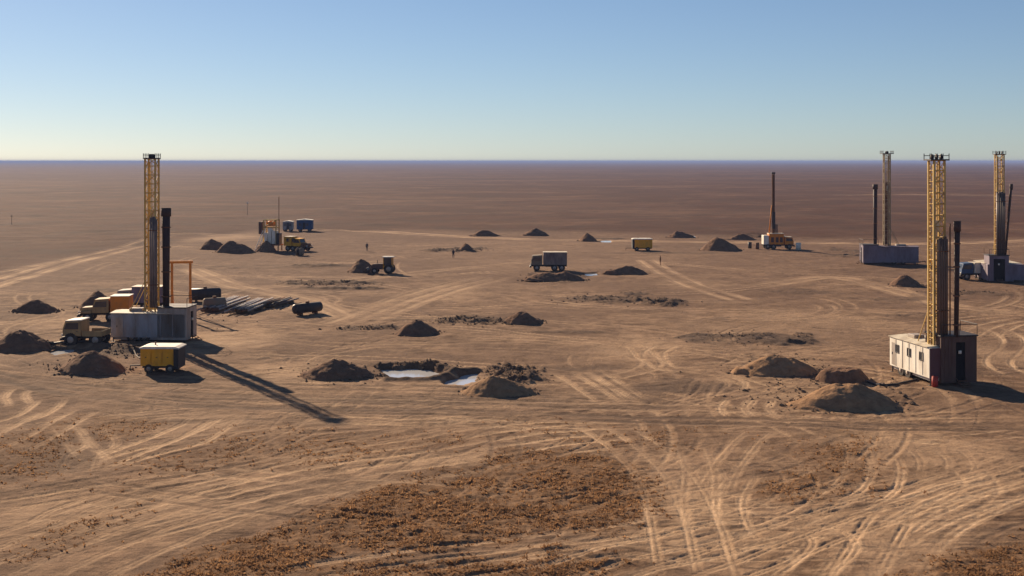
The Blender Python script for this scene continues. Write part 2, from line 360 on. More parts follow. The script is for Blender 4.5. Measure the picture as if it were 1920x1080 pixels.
# arcs
multi([(1120, 785), (1200, 835), (1255, 890), (1290, 960), (1330, 1100)], (-2, -.2, 1.6), dust=.9)
multi([(1290, 815), (1312, 880), (1312, 950), (1350, 1025)], (-.8, .9), dust=.95)
multi([(1400, 880), (1368, 930), (1372, 980), (1410, 1030)], (-.8, .9), dust=1)
multi([(1440, 800), (1400, 830), (1360, 880), (1330, 940)], (-.8, .9), dust=.8)
multi([(1600, 815), (1612, 850), (1600, 895), (1560, 930)], (-.8, .9), dust=.8)
multi([(1640, 838), (1662, 870), (1650, 915), (1590, 955)], (-.8, .9), dust=1)
multi([(1715, 835), (1745, 860), (1748, 890)], (-.6, .9), dust=1)
multi([(1770, 835), (1800, 862), (1800, 892)], (-.6, .9), dust=1)
multi([(1690, 825), (1790, 832), (1850, 850)], (-.6, .9), dust=.8)
multi([(1385, 745), (1370, 765), (1385, 785)], (-.7, .9), dust=1, depth=.12)
multi([(1432, 745), (1420, 765), (1440, 785)], (-.7, .9), dust=1, depth=.12)
multi([(1340, 705), (1375, 718), (1360, 735)], (-.7, .9), dust=.9)
multi([(1190, 640), (1215, 670), (1260, 690), (1340, 700), (1450, 730), (1560, 735)], (-1, 1), dust=.7)
multi([(1280, 640), (1230, 660), (1250, 690), (1330, 690)], (-1, 1), dust=.7)
multi([(1060, 690), (1110, 720), (1150, 745), (1180, 760)], (-1.6, 0, 1.4), dust=.8)
multi([(1100, 690), (1150, 720), (1200, 755)], (-.8, .9), dust=.8)
multi([(1400, 740), (1500, 720), (1560, 725)], (-1, 1), dust=.4, dark=.4)
# far pale tracks
FW = dict(width=.8, depth=.08)
multi([(-60, 548), (0, 530), (130, 492), (250, 462), (340, 438), (480, 446)], (-1.5, 2.5), **{**FW, 'dust': .7})
multi([(-60, 520), (100, 492), (200, 470), (260, 458)], (0,), **{**FW, 'dust': .7})
multi([(560, 428), (700, 434), (800, 440), (960, 447), (1200, 452), (1500, 455), (1700, 458), (1980, 450)], (-2, 2), **{**FW, 'dust': .8})
multi([(640, 612), (700, 590), (780, 558), (860, 535), (935, 518)], (-2.2, 0, 2.4), **{**FW, 'dust': .5})
multi([(1205, 485), (1240, 508), (1290, 532), (1400, 566)], (-1.2, 1.6), **{**FW, 'dust': .6, 'width': .5})
multi([(350, 500), (440, 535), (560, 560), (660, 600)], (-1.2, 1.2), **{**FW, 'dust': .6, 'width': .8})
multi([(1560, 366), (1700, 365), (1980, 367)], (0,), width=9, depth=0, dust=.6)
multi([(1400, 540), (1560, 520), (1680, 545), (1800, 575), (1980, 590)], (-1.2, 1.2), **{**FW, 'dust': .5, 'width': .7})
multi([(350, 560), (480, 540), (640, 525), (900, 500), (1000, 490)], (-1.2, 1.2), **{**FW, 'dust': .4, 'width': .7})
multi([(1850, 610), (1900, 640), (1870, 680), (1920, 710)], (-1, 1, 3), dust=.8)
multi([(1840, 640), (1890, 610), (1960, 600)], (-1, 1, 3), dust=.7)
multi([(400, 610), (560, 640), (760, 645), (1000, 640), (1240, 650), (1500, 660)], (-1, 1), dust=.4)
multi([(-60, 610), (100, 600), (200, 598)], (-1, 1), dust=.6)
Z += Zr+Zm*(1-np.clip(-Zr/.05, 0, 1))
# damp disturbed earth lying over the tracks
for cx, cy, hw, hh, amt, hgt in [(1325, 632, 62, 6, .9, .15), (1450, 635, 78, 10, 1, .25), (1290, 727, 150, 12, .7, .0), (1450, 640, 120, 5, .6, .1), (1130, 562, 85, 5, .8, .25), (1232, 566, 40, 4, .9, .3),
    (620, 530, 95, 3, .9, .3), (640, 541, 80, 2, .9, .25), (590, 499, 60, 3, .8, .2), (1500, 548, 110, 3, .5, .1), (1700, 560, 120, 5, .5, .15), (1840, 550, 60, 5, .6, .15), (880, 603, 70, 6, .9, .3), (690, 614, 60, 3, .8, .2),
    (470, 500, 90, 3, .5, .1), (700, 660, 120, 5, .35, 0), (1100, 690, 80, 6, .5, 0), (70, 862, 110, 30, .6, 0), (300, 792, 90, 7, .5, 0), (1060, 622, 110, 3, .5, .05), (850, 470, 52, 3, 1, .35), (1590, 480, 45, 3, .8, .3), (1240, 475, 120, 2, .6, .1),
    (400, 712, 200, 6, .35, 0), (240, 660, 80, 7, .9, .1), (180, 646, 60, 4, .9, .1)]:
    X0, Y0 = G(cx, cy); rx = hw/sc_at(cy); ry = F*H*(1/(cy-hh-HOR)-1/(cy+hh-HOR))/2
    sl = sub(X0-rx*2, X0+rx*2, Y0-ry*2.4, Y0+ry*2.4); xx, yy = X2[sl], Y2[sl]
    q = np.hypot((xx-X0)/rx, (yy-Y0)/ry)+.55*fbm(xx, yy, rx*.45, 4, 221+cx)
    m = sstep(1.15, .6, q)*(.6+.4*sstep(-.3, .1, fbm(xx, yy, 2.5, 4, 233)))
    Mk[sl] = np.maximum(Mk[sl], amt*m); Md[sl] *= 1-.8*amt*m; Z[sl] += hgt*m*(.4+1.2*np.abs(fbm(xx, yy, 1.8, 3, 250)))
# mud pits with standing water: sink the ground, raise a bank behind
pits = [
    ('water', [(716, 688), (770, 687), (812, 690), (838, 696), (806, 707), (730, 706)], .30, 'pale muddy puddle in the pit right of the wide central mound'),
    ('water', [(828, 713), (852, 707), (872, 699), (892, 697), (893, 712), (868, 720), (842, 718)], .25, 'smaller pale puddle with ragged edge beside the long one'),
    ('water', [(96, 654), (136, 651), (140, 656), (118, 665), (104, 664)], .25, 'small white puddle behind the mound left of the yellow box'),
    ('water', [(1098, 512), (1118, 511), (1120, 516), (1100, 517)], .15, 'tiny white puddle'),
    ('water', [(1128, 450), (1145, 450), (1145, 454), (1128, 454)], .15, 'tiny puddle'),
    ('water', [(1286, 441), (1302, 441), (1302, 446), (1286, 446)], .15, 'tiny puddle')]
for nm, pts, dep, lab in pits:
    sl, m = polymask(pts, .5, warp=.5)
    Z[sl] = Z[sl]*(1-m)-(dep+.35)*m; Mk[sl] = np.maximum(Mk[sl], .8*m); Mg[sl] *= 1-m
def bank(pts, r, h, dark=.7):
    P = smooth_path([G(*p) for p in pts], 4)
    xs = [p[0] for p in P]; ys = [p[1] for p in P]; sl = sub(min(xs)-r*3, max(xs)+r*3, min(ys)-r*3, max(ys)+r*3)
    D = np.full(X2[sl].shape, 1e9); xx, yy = X2[sl], Y2[sl]
    for a, b in zip(P, P[1:]):
        l2 = (b[0]-a[0])**2+(b[1]-a[1])**2+1e-9; t = np.clip(((xx-a[0])*(b[0]-a[0])+(yy-a[1])*(b[1]-a[1]))/l2, 0, 1)
        D = np.minimum(D, np.hypot(xx-a[0]-t*(b[0]-a[0]), yy-a[1]-t*(b[1]-a[1])))
    e = np.exp(-(D/r)**2)*(1+.6*fbm(xx, yy, 1.5, 3, 71)); Z[sl] += h*e; Mk[sl] = np.maximum(Mk[sl], dark*e)
bank([(700, 686), (760, 683), (830, 690), (850, 699)], .6, .22)  # raised bank; its dark earth colour also paints the far edge's shadow
bank([(838, 703), (868, 696), (892, 694)], .5, .25)
bank([(725, 712), (800, 713), (835, 706)], .5, .28)
bank([(60, 650), (110, 648), (150, 648), (200, 652), (250, 660)], .7, .4)
bank([(940, 703), (975, 700), (1000, 712)], .7, .3)
# steppe beyond the worked ground + rough clods where it is dark
edge = 350-.25*np.abs(X2)*0+np.interp(X2, [-150, -110, -80, -40, 0, 60, 120, 160], [200, 230, 300, 350, 345, 325, 300, 300])*0
lim = np.interp(X2/np.maximum(Y2, 1), [-.42, -.3, -.2, 0, .2, .42], [205, 275, 352, 348, 318, 308])
steppe = sstep(-14, 14, Y2-lim+12*fbm(X2, Y2, 40, 4, 81))
Z += Mg*(.16*np.abs(fbm(X2, Y2, .9, 3, 90))+.12*fbm(X2, Y2, 2.2, 2, 91))*sstep(260, 120, Y2)
Z += Mk*.05*fbm(X2, Y2, 1.0, 3, 95)*sstep(400, 200, Y2)
Z += (1-Mg)*(.035*fbm(X2, Y2, .8, 3, 97)*sstep(200, 100, Y2)+.05*fbm(X2, Y2, 2.6, 4, 98)+.10*fbm(X2, Y2, 7, 4, 99))*sstep(420, 200, Y2)
Z += steppe*sstep(250, 330, Y2)*sstep(6000, 1500, Y2)*(.30*fbm(X2, Y2, 9, 4, 140)+.45*fbm(X2, Y2, 40, 4, 141))
Z[rows < 49] *= 0

me = bpy.data.meshes.new('ground')
nv = NR*NC; me.vertices.add(nv)
co = np.stack([X2, Y2, Z], -1).astype(np.float32).ravel(); me.vertices.foreach_set('co', co)
i = np.arange(NR-1)[:, None]*NC+np.arange(NC-1)[None, :]
q = np.stack([i, i+1, i+NC+1, i+NC], -1).reshape(-1, 4).astype(np.int32)
me.loops.add(q.size); me.loops.foreach_set('vertex_index', q.ravel())
me.polygons.add(len(q)); me.polygons.foreach_set('loop_start', np.arange(0, q.size, 4, dtype=np.int32))
me.update(calc_edges=True); me.polygons.foreach_set('use_smooth', np.ones(len(q), bool))
at = me.attributes.new('cover', 'FLOAT_COLOR', 'POINT')
at.data.foreach_set('color', np.stack([Mg, Md, Mk, steppe], -1).astype(np.float32).ravel())
ground = bpy.data.objects.new('ground', me); COL.objects.link(ground); tag(ground, kind='structure')
def gz(x, yv):
    r = int(np.clip(np.searchsorted(rows, yv), 1, NR-1)); c = int(np.clip(np.searchsorted(u, x/wid(np.array(yv))), 1, NC-1))
    return float(Z[r, c])

def ground_mat():
    m = bpy.data.materials.new('dry_steppe_earth'); m.use_nodes = True; t = m.node_tree; N = t.nodes; L = t.links; b = N['Principled BSDF']
    b.inputs['Roughness'].default_value = 1; b.inputs['Specular IOR Level'].default_value = .05
    geo = N.new('ShaderNodeNewGeometry'); at = N.new('ShaderNodeAttribute'); at.attribute_name = 'cover'
    sp = N.new('ShaderNodeSeparateColor'); L.new(at.outputs['Color'], sp.inputs[0])
    def noise(scale, det=5, rough=.6, sx=1, sy=1):
        mp = N.new('ShaderNodeMapping'); mp.inputs['Scale'].default_value = (sx, sy, 1); L.new(geo.outputs['Position'], mp.inputs[0])
        n = N.new('ShaderNodeTexNoise'); n.inputs['Scale'].default_value = scale; n.inputs['Detail'].default_value = det; n.inputs['Roughness'].default_value = rough
        L.new(mp.outputs[0], n.inputs[0]); return n.outputs[0]
    def ramp(s, a, b_, c0=(0, 0, 0), c1=(1, 1, 1)):
        r = N.new('ShaderNodeValToRGB'); r.color_ramp.elements[0].position = a; r.color_ramp.elements[1].position = b_
        r.color_ramp.elements[0].color = (*c0, 1); r.color_ramp.elements[1].color = (*c1, 1); L.new(s, r.inputs[0]); return r.outputs[0]
    def mix(f, a, b_, mode='MIX'):
        x = N.new('ShaderNodeMix'); x.data_type = 'RGBA'; x.blend_type = mode
        for k, s in ((0, f), (6, a), (7, b_)):
            if isinstance(s, (int, float)): x.inputs[k].default_value = s
            elif isinstance(s, tuple): x.inputs[k].default_value = (*s, 1)
            else: L.new(s, x.inputs[k])
        return x.outputs[2]
    def math_(op, a, b_):
        x = N.new('ShaderNodeMath'); x.operation = op; x.use_clamp = True
        for k, s in enumerate((a, b_)):
            if isinstance(s, (int, float)): x.inputs[k].default_value = s
            else: L.new(s, x.inputs[k])
        return x.outputs[0]
    n_big = noise(.03, 5); n_mid = noise(.25, 6, .65); n_fine = noise(1.6, 6, .7); n_vf = noise(6, 3, .7)
    n_m2 = noise(.7, 6, .7); n_y = noise(.02, 4, .6)
    earth = mix(ramp(n_mid, .40, .62), (.112, .066, .041), (.30, .19, .118))
    earth = mix(math_('MULTIPLY', ramp(n_m2, .42, .66), .6), earth, (.44, .29, .178))
    earth = mix(math_('MULTIPLY', ramp(n_big, .44, .58), .65), earth, (.145, .088, .058))
    earth = mix(math_('MULTIPLY', ramp(noise(.11, 6, .7), .50, .60), .5), earth, (.150, .094, .064))
    # ground farther into the plain is redder and darker than the driven foreground
    sy = N.new('ShaderNodeSeparateXYZ'); L.new(geo.outputs['Position'], sy.inputs[0])
    fy = N.new('ShaderNodeMapRange'); fy.inputs[1].default_value = 110; fy.inputs[2].default_value = 240; fy.clamp = True; L.new(sy.outputs[1], fy.inputs[0])
    earth = mix(math_('MULTIPLY', fy.outputs[0], .55), earth, mix(ramp(n_m2, .3, .7), (.110, .064, .044), (.175, .106, .074)))
    dust = mix(ramp(n_fine, .3, .7), (.56, .365, .215), (.80, .565, .36))
    grass = mix(ramp(n_fine, .35, .65), (.115, .060, .030), (.27, .155, .080))
    damp = mix(ramp(n_fine, .35, .7), (.080, .053, .040), (.155, .108, .078))
    far = mix(ramp(noise(.006, 6, .6), .35, .65), (.068, .031, .020), (.130, .064, .039))
    far = mix(math_('MULTIPLY', ramp(noise(.0016, 6, .7), .44, .58), .8), far, (.078, .036, .026))
    far = mix(math_('MULTIPLY', ramp(noise(.003, 5, .7), .52, .62), .45), far, (.175, .10, .062))
    far = mix(math_('MULTIPLY', ramp(noise(.045, 6, .8), .46, .58), .65), far, (.065, .038, .028))
    far = mix(math_('MULTIPLY', ramp(noise(.02, 6, .75), .52, .64), .5), far, (.19, .105, .064))
    c = mix(math_('MULTIPLY', sp.outputs[1], math_('ADD', .6, ramp(n_fine, .2, .75))), earth, dust)
    c = mix(math_('MULTIPLY', sp.outputs[2], 1), c, damp)
    c = mix(math_('MULTIPLY', sp.outputs[0], math_('ADD', .55, ramp(n_fine, .3, .6))), c, grass)
    ste = math_('MULTIPLY', at.outputs['Alpha'], math_('SUBTRACT', 1, math_('MULTIPLY', sp.outputs[1], .8)))
    c = mix(ste, c, far)
    c = mix(.35, c, ramp(n_vf, .25, .75, (.55, .55, .55), (1.2, 1.2, 1.2)), 'MULTIPLY')
    L.new(c, b.inputs['Base Color'])
    bp = N.new('ShaderNodeBump'); bp.inputs['Strength'].default_value = 1; bp.inputs['Distance'].default_value = .16
    L.new(noise(1.7, 7, .75), bp.inputs['Height']); L.new(bp.outputs[0], b.inputs['Normal'])
    return m
me.materials.append(ground_mat())
def soil_mat(name, c0, c1):
    m = bpy.data.materials.new(name); m.use_nodes = True; t = m.node_tree; N = t.nodes; L = t.links; b = N['Principled BSDF']
    b.inputs['Roughness'].default_value = 1; b.inputs['Specular IOR Level'].default_value = .05
    geo = N.new('ShaderNodeNewGeometry'); n = N.new('ShaderNodeTexNoise'); n.inputs['Scale'].default_value = 1.3; n.inputs['Detail'].default_value = 7; n.inputs['Roughness'].default_value = .7
    r = N.new('ShaderNodeValToRGB'); r.color_ramp.elements[0].position = .35; r.color_ramp.elements[1].position = .68
    r.color_ramp.elements[0].color = (*c0, 1); r.color_ramp.elements[1].color = (*c1, 1)
    bp = N.new('ShaderNodeBump'); bp.inputs['Distance'].default_value = .25; bp.inputs['Strength'].default_value = .9
    L.new(geo.outputs['Position'], n.inputs[0]); L.new(n.outputs[0], r.inputs[0]); L.new(r.outputs[0], b.inputs['Base Color'])
    L.new(n.outputs[0], bp.inputs['Height']); L.new(bp.outputs[0], b.inputs['Normal']); return m
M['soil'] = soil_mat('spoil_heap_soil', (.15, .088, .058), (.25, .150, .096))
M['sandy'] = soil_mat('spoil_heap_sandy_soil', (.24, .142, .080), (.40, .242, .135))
M['clod'] = soil_mat('dug_clods', (.13, .09, .065), (.24, .17, .115))

for k, (nm, pts, dep, lab) in enumerate(pits):
    P = [G(*p) for p in pts]; cx = sum(p[0] for p in P)/len(P); cy = sum(p[1] for p in P)/len(P)
    vs = [(cx+(p[0]-cx)*1.25, cy+(p[1]-cy)*1.25, -dep) for p in P]
    m = bpy.data.meshes.new('puddle_water'); m.from_pydata(vs, [], [tuple(range(len(vs)))]); m.materials.append(M['water'])
    o = bpy.data.objects.new('puddle_water', m); COL.objects.link(o); tag(o, kind='structure')

# ------------------------------------------------------------------ spoil heaps
MG = 'heaps of dug soil around the drilling site'
def mound(px0, px1, py_top, py_base, label, peaks=None, ridge=0.0, seed=1, flat=0.0, lean=0.0, soil='soil'):
    """heap whose dark front spans px0..px1 and py_top..py_base"""
    s = sc_at(py_base); w = (px1-px0)/s; h = (py_base-py_top)/s*1.04
    ry = max(h*1.1, w*.27); rx = w/2
    X0, Y0 = G((px0+px1)/2, py_base); Y0 += ry*.85; h = h*1.0+.85*ry*H/(Y0)*1.0*0.0
    # the summit stands further back than the foot: it shows higher by the ground's own rise
    rise = (py_base-HOR)-F*H/Y0; h = max(.5, ((py_base-py_top)-rise)/(F/Y0)) if ((py_base-py_top)-rise) > 0 else .5
    peaks = peaks or [(0, 0, 1)]
    nr, na = 34, 96; vs = []; rg = random.Random(seed)
    for i in range(nr+1):
        rad = i/nr
        for j in range(na):
            a = 2*math.pi*j/na; vs.append((math.cos(a)*rad, math.sin(a)*rad))
    A = np.array(vs); ex = A[:, 0]; ey = A[:, 1]
    wob = 1+.14*fbm(ex*2, ey*2, 1.1, 3, seed)
    xw = ex*rx*wob*1.12; yw = ey*ry*wob*1.12
    hh = np.zeros(len(A))
    for kk, (pxk, pyk, hk) in enumerate(peaks):
        if kk == 0 and not flat:     # oblique cone that fills the whole foot
            dx, dy = ex-pxk, ey-pyk; A_ = dx*dx+dy*dy+1e-6; B_ = pxk*dx+pyk*dy; C_ = pxk**2+pyk**2-1
            s_ = (-B_+np.sqrt(np.maximum(B_*B_-A_*C_, 0)))/A_
            cone = np.clip(1-1/np.maximum(s_, 1), 0, 1); cone = cone**.88
            hh = np.maximum(hh, hk*(np.sqrt(cone**2+.0)-.06*np.exp(-((1-cone)/.1)**2))); continue
        q = np.hypot((ex-pxk)/(1-abs(pxk)), (ey-pyk)/(1-abs(pyk)))
        if flat: q = np.clip((q-flat)/(1-flat), 0, 2)
        cone = 1-q
        hh = np.maximum(hh, hk*(np.sqrt((cone*.94+.06)**2+.004)) if not flat else hk*np.sqrt(np.clip(cone, 0, 1)))
    hh = np.where(np.hypot(ex, ey) > .98, 0, hh)
    edge = np.clip((1-np.hypot(ex, ey))/.12, 0, 1)
    e2 = np.clip((1-np.hypot(ex, ey))/.3, 0, 1); hh = hh*(.35+.65*e2)*edge; nz = .25+.75*hh
    zz = h*hh+nz*edge*h*.13*fbm(xw, yw, max(.8, rx*.4), 5, seed+5, .6)+edge*.09*fbm(xw, yw, .7, 3, seed+9)
    mb = MB(); fs = []
    for i in range(nr):
        for j in range(na):
            a, b = i*na+j, i*na+(j+1) % na; fs.append((a, b, b+na, a+na))
    z0 = gz(X0, Y0)
    mb.add([(a, b, c-.08) for a, b, c in zip(xw, yw, zz)], fs, True)
    o = mb.build('soil_heap', M[soil], None, (X0, Y0, min(z0, .15)))
    tag(o, label, 'soil heap', MG); FEET.append((X0, Y0, rx, ry)); return o
FEET = []
mound(18, 100, 557, 586, 'low wide dark heap on its own near the left edge, level with the orange truck', seed=2, peaks=[(-.1, 0, 1), (.35, 0, .6)])
mound(-35, 82, 612, 660, 'tall dark heap cut by the left edge of the photo', seed=3, peaks=[(-.05, 0, 1), (.4, 0, .45)])
mound(96, 222, 653, 701, 'dark heap just left of the yellow box on wheels with the small white puddle behind', seed=4, peaks=[(-.1, 0, 1), (.3, 0, .7)])
mound(138, 205, 541, 578, 'heap half hidden behind the orange cab of the flatbed truck', seed=5)
mound(560, 700, 667, 712, 'big wide dark heap left of the long pale puddle', seed=6, peaks=[(-.15, 0, 1), (.3, 0, .72)])
mound(740, 824, 595, 630, 'dark cone in the middle ground above the long puddle', seed=7, peaks=[(-.1, 0, 1)])
mound(944, 1022, 579, 609, 'dark cone right of the rubble strip in mid picture', seed=8, peaks=[(-.15, 0, 1)])
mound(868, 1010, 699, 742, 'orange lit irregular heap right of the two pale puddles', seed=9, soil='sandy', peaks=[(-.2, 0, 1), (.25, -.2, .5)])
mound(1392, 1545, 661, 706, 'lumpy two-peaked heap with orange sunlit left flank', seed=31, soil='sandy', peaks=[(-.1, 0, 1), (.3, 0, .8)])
mound(1536, 1632, 691, 718, 'long flat-topped heap between the two large heaps on the right', seed=11, flat=.6)
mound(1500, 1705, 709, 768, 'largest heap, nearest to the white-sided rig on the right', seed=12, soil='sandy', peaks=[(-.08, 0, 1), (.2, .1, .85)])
mound(1676, 1736, 511, 537, 'dark heap behind the mast of the white-sided rig', seed=13, peaks=[(-.1, 0, 1)])
mound(1318, 1394, 443, 471, 'steep dark heap left of the orange drilling truck', seed=14, peaks=[(-.15, 0, 1)])
mound(1366, 1420, 437, 450, 'low flat heap behind the steep one by the orange drilling truck', seed=15, peaks=[(0, 0, 1)])
mound(1252, 1304, 431, 446, 'small far heap between the yellow trailer and the steep heap', seed=16, peaks=[(-.2, 0, 1)])
mound(1086, 1122, 435, 453, 'small pointed far heap above and right of the boxed truck', seed=17, peaks=[(-.15, 0, 1)])
mound(980, 1028, 426, 442, 'far rounded heap directly above the boxed truck', seed=18, peaks=[(0, 0, 1), (.3, 0, .7)])
mound(884, 936, 429, 443, 'far flat heap, leftmost of the row along the edge of the steppe', seed=19, peaks=[(-.1, 0, 1), (.3, 0, .6)])
mound(1138, 1216, 497, 516, 'smooth dark heap right of the boxed truck and its tiny white puddle', seed=20, peaks=[(0, 0, 1), (.4, 0, .7)])
mound(984, 1096, 508, 528, 'long low dark heap just in front of the boxed truck', seed=21, peaks=[(-.35, 0, .9), (.3, 0, 1)])
mound(652, 704, 482, 511, 'pointed heap the tractor has pushed up, left of it', seed=22, peaks=[(-.15, 0, 1), (.35, 0, .55)])
mound(368, 420, 444, 468, 'blackish heap, left of the pair beside the far yellow and white rig', seed=23, peaks=[(-.1, 0, 1)])
mound(404, 474, 449, 474, 'blackish flat heap, right of the pair beside the far yellow and white rig', seed=24, peaks=[(-.35, 0, 1), (.2, 0, .7)])
mound(474, 512, 447, 472, 'small sunlit heap at the foot of the far yellow and white rig', seed=25, peaks=[(.1, 0, 1)])
mound(858, 888, 455, 472, 'small dark heap at the right end of the dug strip beside the thin post', seed=26)
mound(1020, 1042, 1, 1, '', seed=1) if False else None

# loose clods as uncountable stuff
def clods():
    mb = MB(); rg = random.Random(9)
    spots = [(880, 603, 75, 8, 260), (790, 686, 70, 5, 120), (965, 702, 60, 14, 260), (850, 469, 55, 4, 120), (1232, 566, 50, 6, 120), (1130, 561, 80, 6, 100), (620, 532, 95, 6, 160), (690, 615, 60, 4, 80),
             (1560, 735, 170, 36, 260), (1470, 690, 90, 22, 200), (630, 700, 90, 18, 160), (1400, 634, 130, 14, 120), (1045, 520, 60, 9, 80), (240, 660, 90, 12, 160), (160, 690, 90, 18, 120), (400, 590, 120, 20, 60), (1790, 548, 90, 6, 80)]
    for cx, cy, hw, hh, n in spots:
        for k in range(n):
            px = cx+rg.gauss(0, .5)*hw; py = cy+rg.gauss(0, .5)*hh
            if py < 440: continue
            x, yv = G(px, py); r = min(.2, abs(rg.gauss(.05, .05))+.03)
            z = gz(x, yv); base = [(-1, 0, 0), (1, 0, 0), (0, -1, 0), (0, 1, 0), (0, 0, -1), (0, 0, 1)]
            vs = [(x+a*r*rg.uniform(.6, 1.5), yv+b*r*rg.uniform(.6, 1.5), z+r*.3+c*r*rg.uniform(.5, 1)) for a, b, c in base]
            mb.add(vs, [(0, 2, 5), (2, 1, 5), (1, 3, 5), (3, 0, 5), (2, 0, 4), (1, 2, 4), (3, 1, 4), (0, 3, 4)])
    for X0, Y0, rx, ry in FEET:
        for k in range(int(26*rx)):
            a = rg.uniform(0, 6.283); q = rg.gauss(1.02, .13); x = X0+math.cos(a)*rx*q; yv = Y0+math.sin(a)*ry*q; r = min(.22, abs(rg.gauss(.07, .06))+.03); z = gz(x, yv)
            vs = [(x+a_*r*rg.uniform(.6, 1.5), yv+b*r*rg.uniform(.6, 1.5), z+r*.3+c*r*rg.uniform(.5, 1)) for a_, b, c in ((-1, 0, 0), (1, 0, 0), (0, -1, 0), (0, 1, 0), (0, 0, -1), (0, 0, 1))]
            mb.add(vs, [(0, 2, 5), (2, 1, 5), (1, 3, 5), (3, 0, 5), (2, 0, 4), (1, 2, 4), (3, 1, 4), (0, 3, 4)])
    tag(mb.build('earth_clods', M['clod']), 'loose clods of dug earth strewn between heaps and along the pits', 'earth clods', kind='stuff')
clods()
def leafy():
    t = M['straw'].node_tree; b = t.nodes['Principled BSDF']; tr = t.nodes.new('ShaderNodeBsdfTranslucent'); mx = t.nodes.new('ShaderNodeMixShader')
    mx.inputs[0].default_value = .5; c = b.inputs['Base Color'].links[0].from_socket; t.links.new(c, tr.inputs[0])
    t.links.new(b.outputs[0], mx.inputs[1]); t.links.new(tr.outputs[0], mx.inputs[2]); t.links.new(mx.outputs[0], t.nodes['Material Output'].inputs[0])
leafy()
def dry_grass():
    rg = np.random.RandomState(4); vs = []; fs = []
    n = 110000
    yy = 52*np.exp(rg.rand(n)*math.log(135/52)); xx = (rg.rand(n)*2-1)*(.43*yy+6)
    r = np.clip(np.searchsorted(rows, yy), 1, NR-1); c = np.clip(np.searchsorted(u, xx/wid(yy)), 1, NC-1)
    dens = Mg[r, c]*(.35+.9*sstep(-.25, .25, fbm(xx, yy, 2.0, 3, 120)))
    keep = (rg.rand(n) < dens**1.25*.95)
    xx, yy, zz = xx[keep], yy[keep], Z[r, c][keep]
    for x, yv, z in zip(xx, yy, zz):
        hgt = rg.uniform(.04, .15); b = len(vs)
        for k in range(4):
            a = rg.uniform(0, 6.28); w = rg.uniform(.03, .09); ln = rg.uniform(.05, .22); dx, dy = math.cos(a), math.sin(a)
            ox, oy = rg.uniform(-.12, .12), rg.uniform(-.12, .12)
            vs += [(x+ox-dy*w, yv+oy+dx*w, z-.03), (x+ox+dy*w, yv+oy-dx*w, z-.03), (x+ox+dx*ln, yv+oy+dy*ln, z+hgt*rg.uniform(.6, 1.1))]
            fs.append((b+3*k, b+3*k+1, b+3*k+2))
    m = bpy.data.meshes.new('dry_grass'); m.from_pydata(vs, [], fs); m.materials.append(M['straw'])
    o = bpy.data.objects.new('dry_grass', m); COL.objects.link(o)
    tag(o, 'brown dry grass and low scrub left standing between the wheel tracks', 'dry grass', kind='stuff')
dry_grass()

# ------------------------------------------------------------------ vehicles and machines
def wheel(parent, x, yv, r, w, axis='y'):
    """tyre with a rim as its sub-part"""
    a = (0, w/2, 0) if axis == 'y' else (w/2, 0, 0)
    A = Vector(a); t = MB()
    t.bar(-A, A, r, 20, sm=False)
    n = 20
    for i in range(n):    # tread lugs
        th = 2*math.pi*i/n
        d = Vector((math.cos(th), 0, math.sin(th))) if axis == 'y' else Vector((0, math.cos(th), math.sin(th)))
        t.bar(d*r-A*.9, d*r+A*.9, r*.06, 4)
    o = t.build('wheel', M['tyre'], parent, (x, yv, r))
    ri = MB().bar(-A*1.08, A*1.08, r*.5, 12).bar(-A*1.2, A*1.2, r*.18, 8); ri.build('rim', M['grey'], o)
    return o
def windows(parent, rects, side, pos, frame='dark'):
    """rects (a0,a1,z0,z1) on a plane x=pos (side 'x') or y=pos (side 'y'); outward sign given by pos tuple"""
    p, sg = pos
    for a0, a1, z0, z1 in rects:
        f = MB(); t = .03*sg; e = .07
        def slab(mb, b0, b1, c0, c1, d0, d1):
            lo, hi = min(p+d0, p+d1), max(p+d0, p+d1)
            if side == 'x': mb.box(lo, hi, b0, b1, c0, c1, .005)
            else: mb.box(b0, b1, lo, hi, c0, c1, .005)
        for b0, b1, c0, c1 in ((a0-e, a1+e, z1, z1+e), (a0-e, a1+e, z0-e, z0), (a0-e, a0, z0, z1), (a1, a1+e, z0, z1)):
            slab(f, b0, b1, c0, c1, .003*sg, .05*sg)
        w = f.build('window', M[frame], parent)
        g = MB(); slab(g, a0+.004, a1-.004, z0+.004, z1-.004, .004*sg, .02*sg); g.build('pane', M['glass'], w)

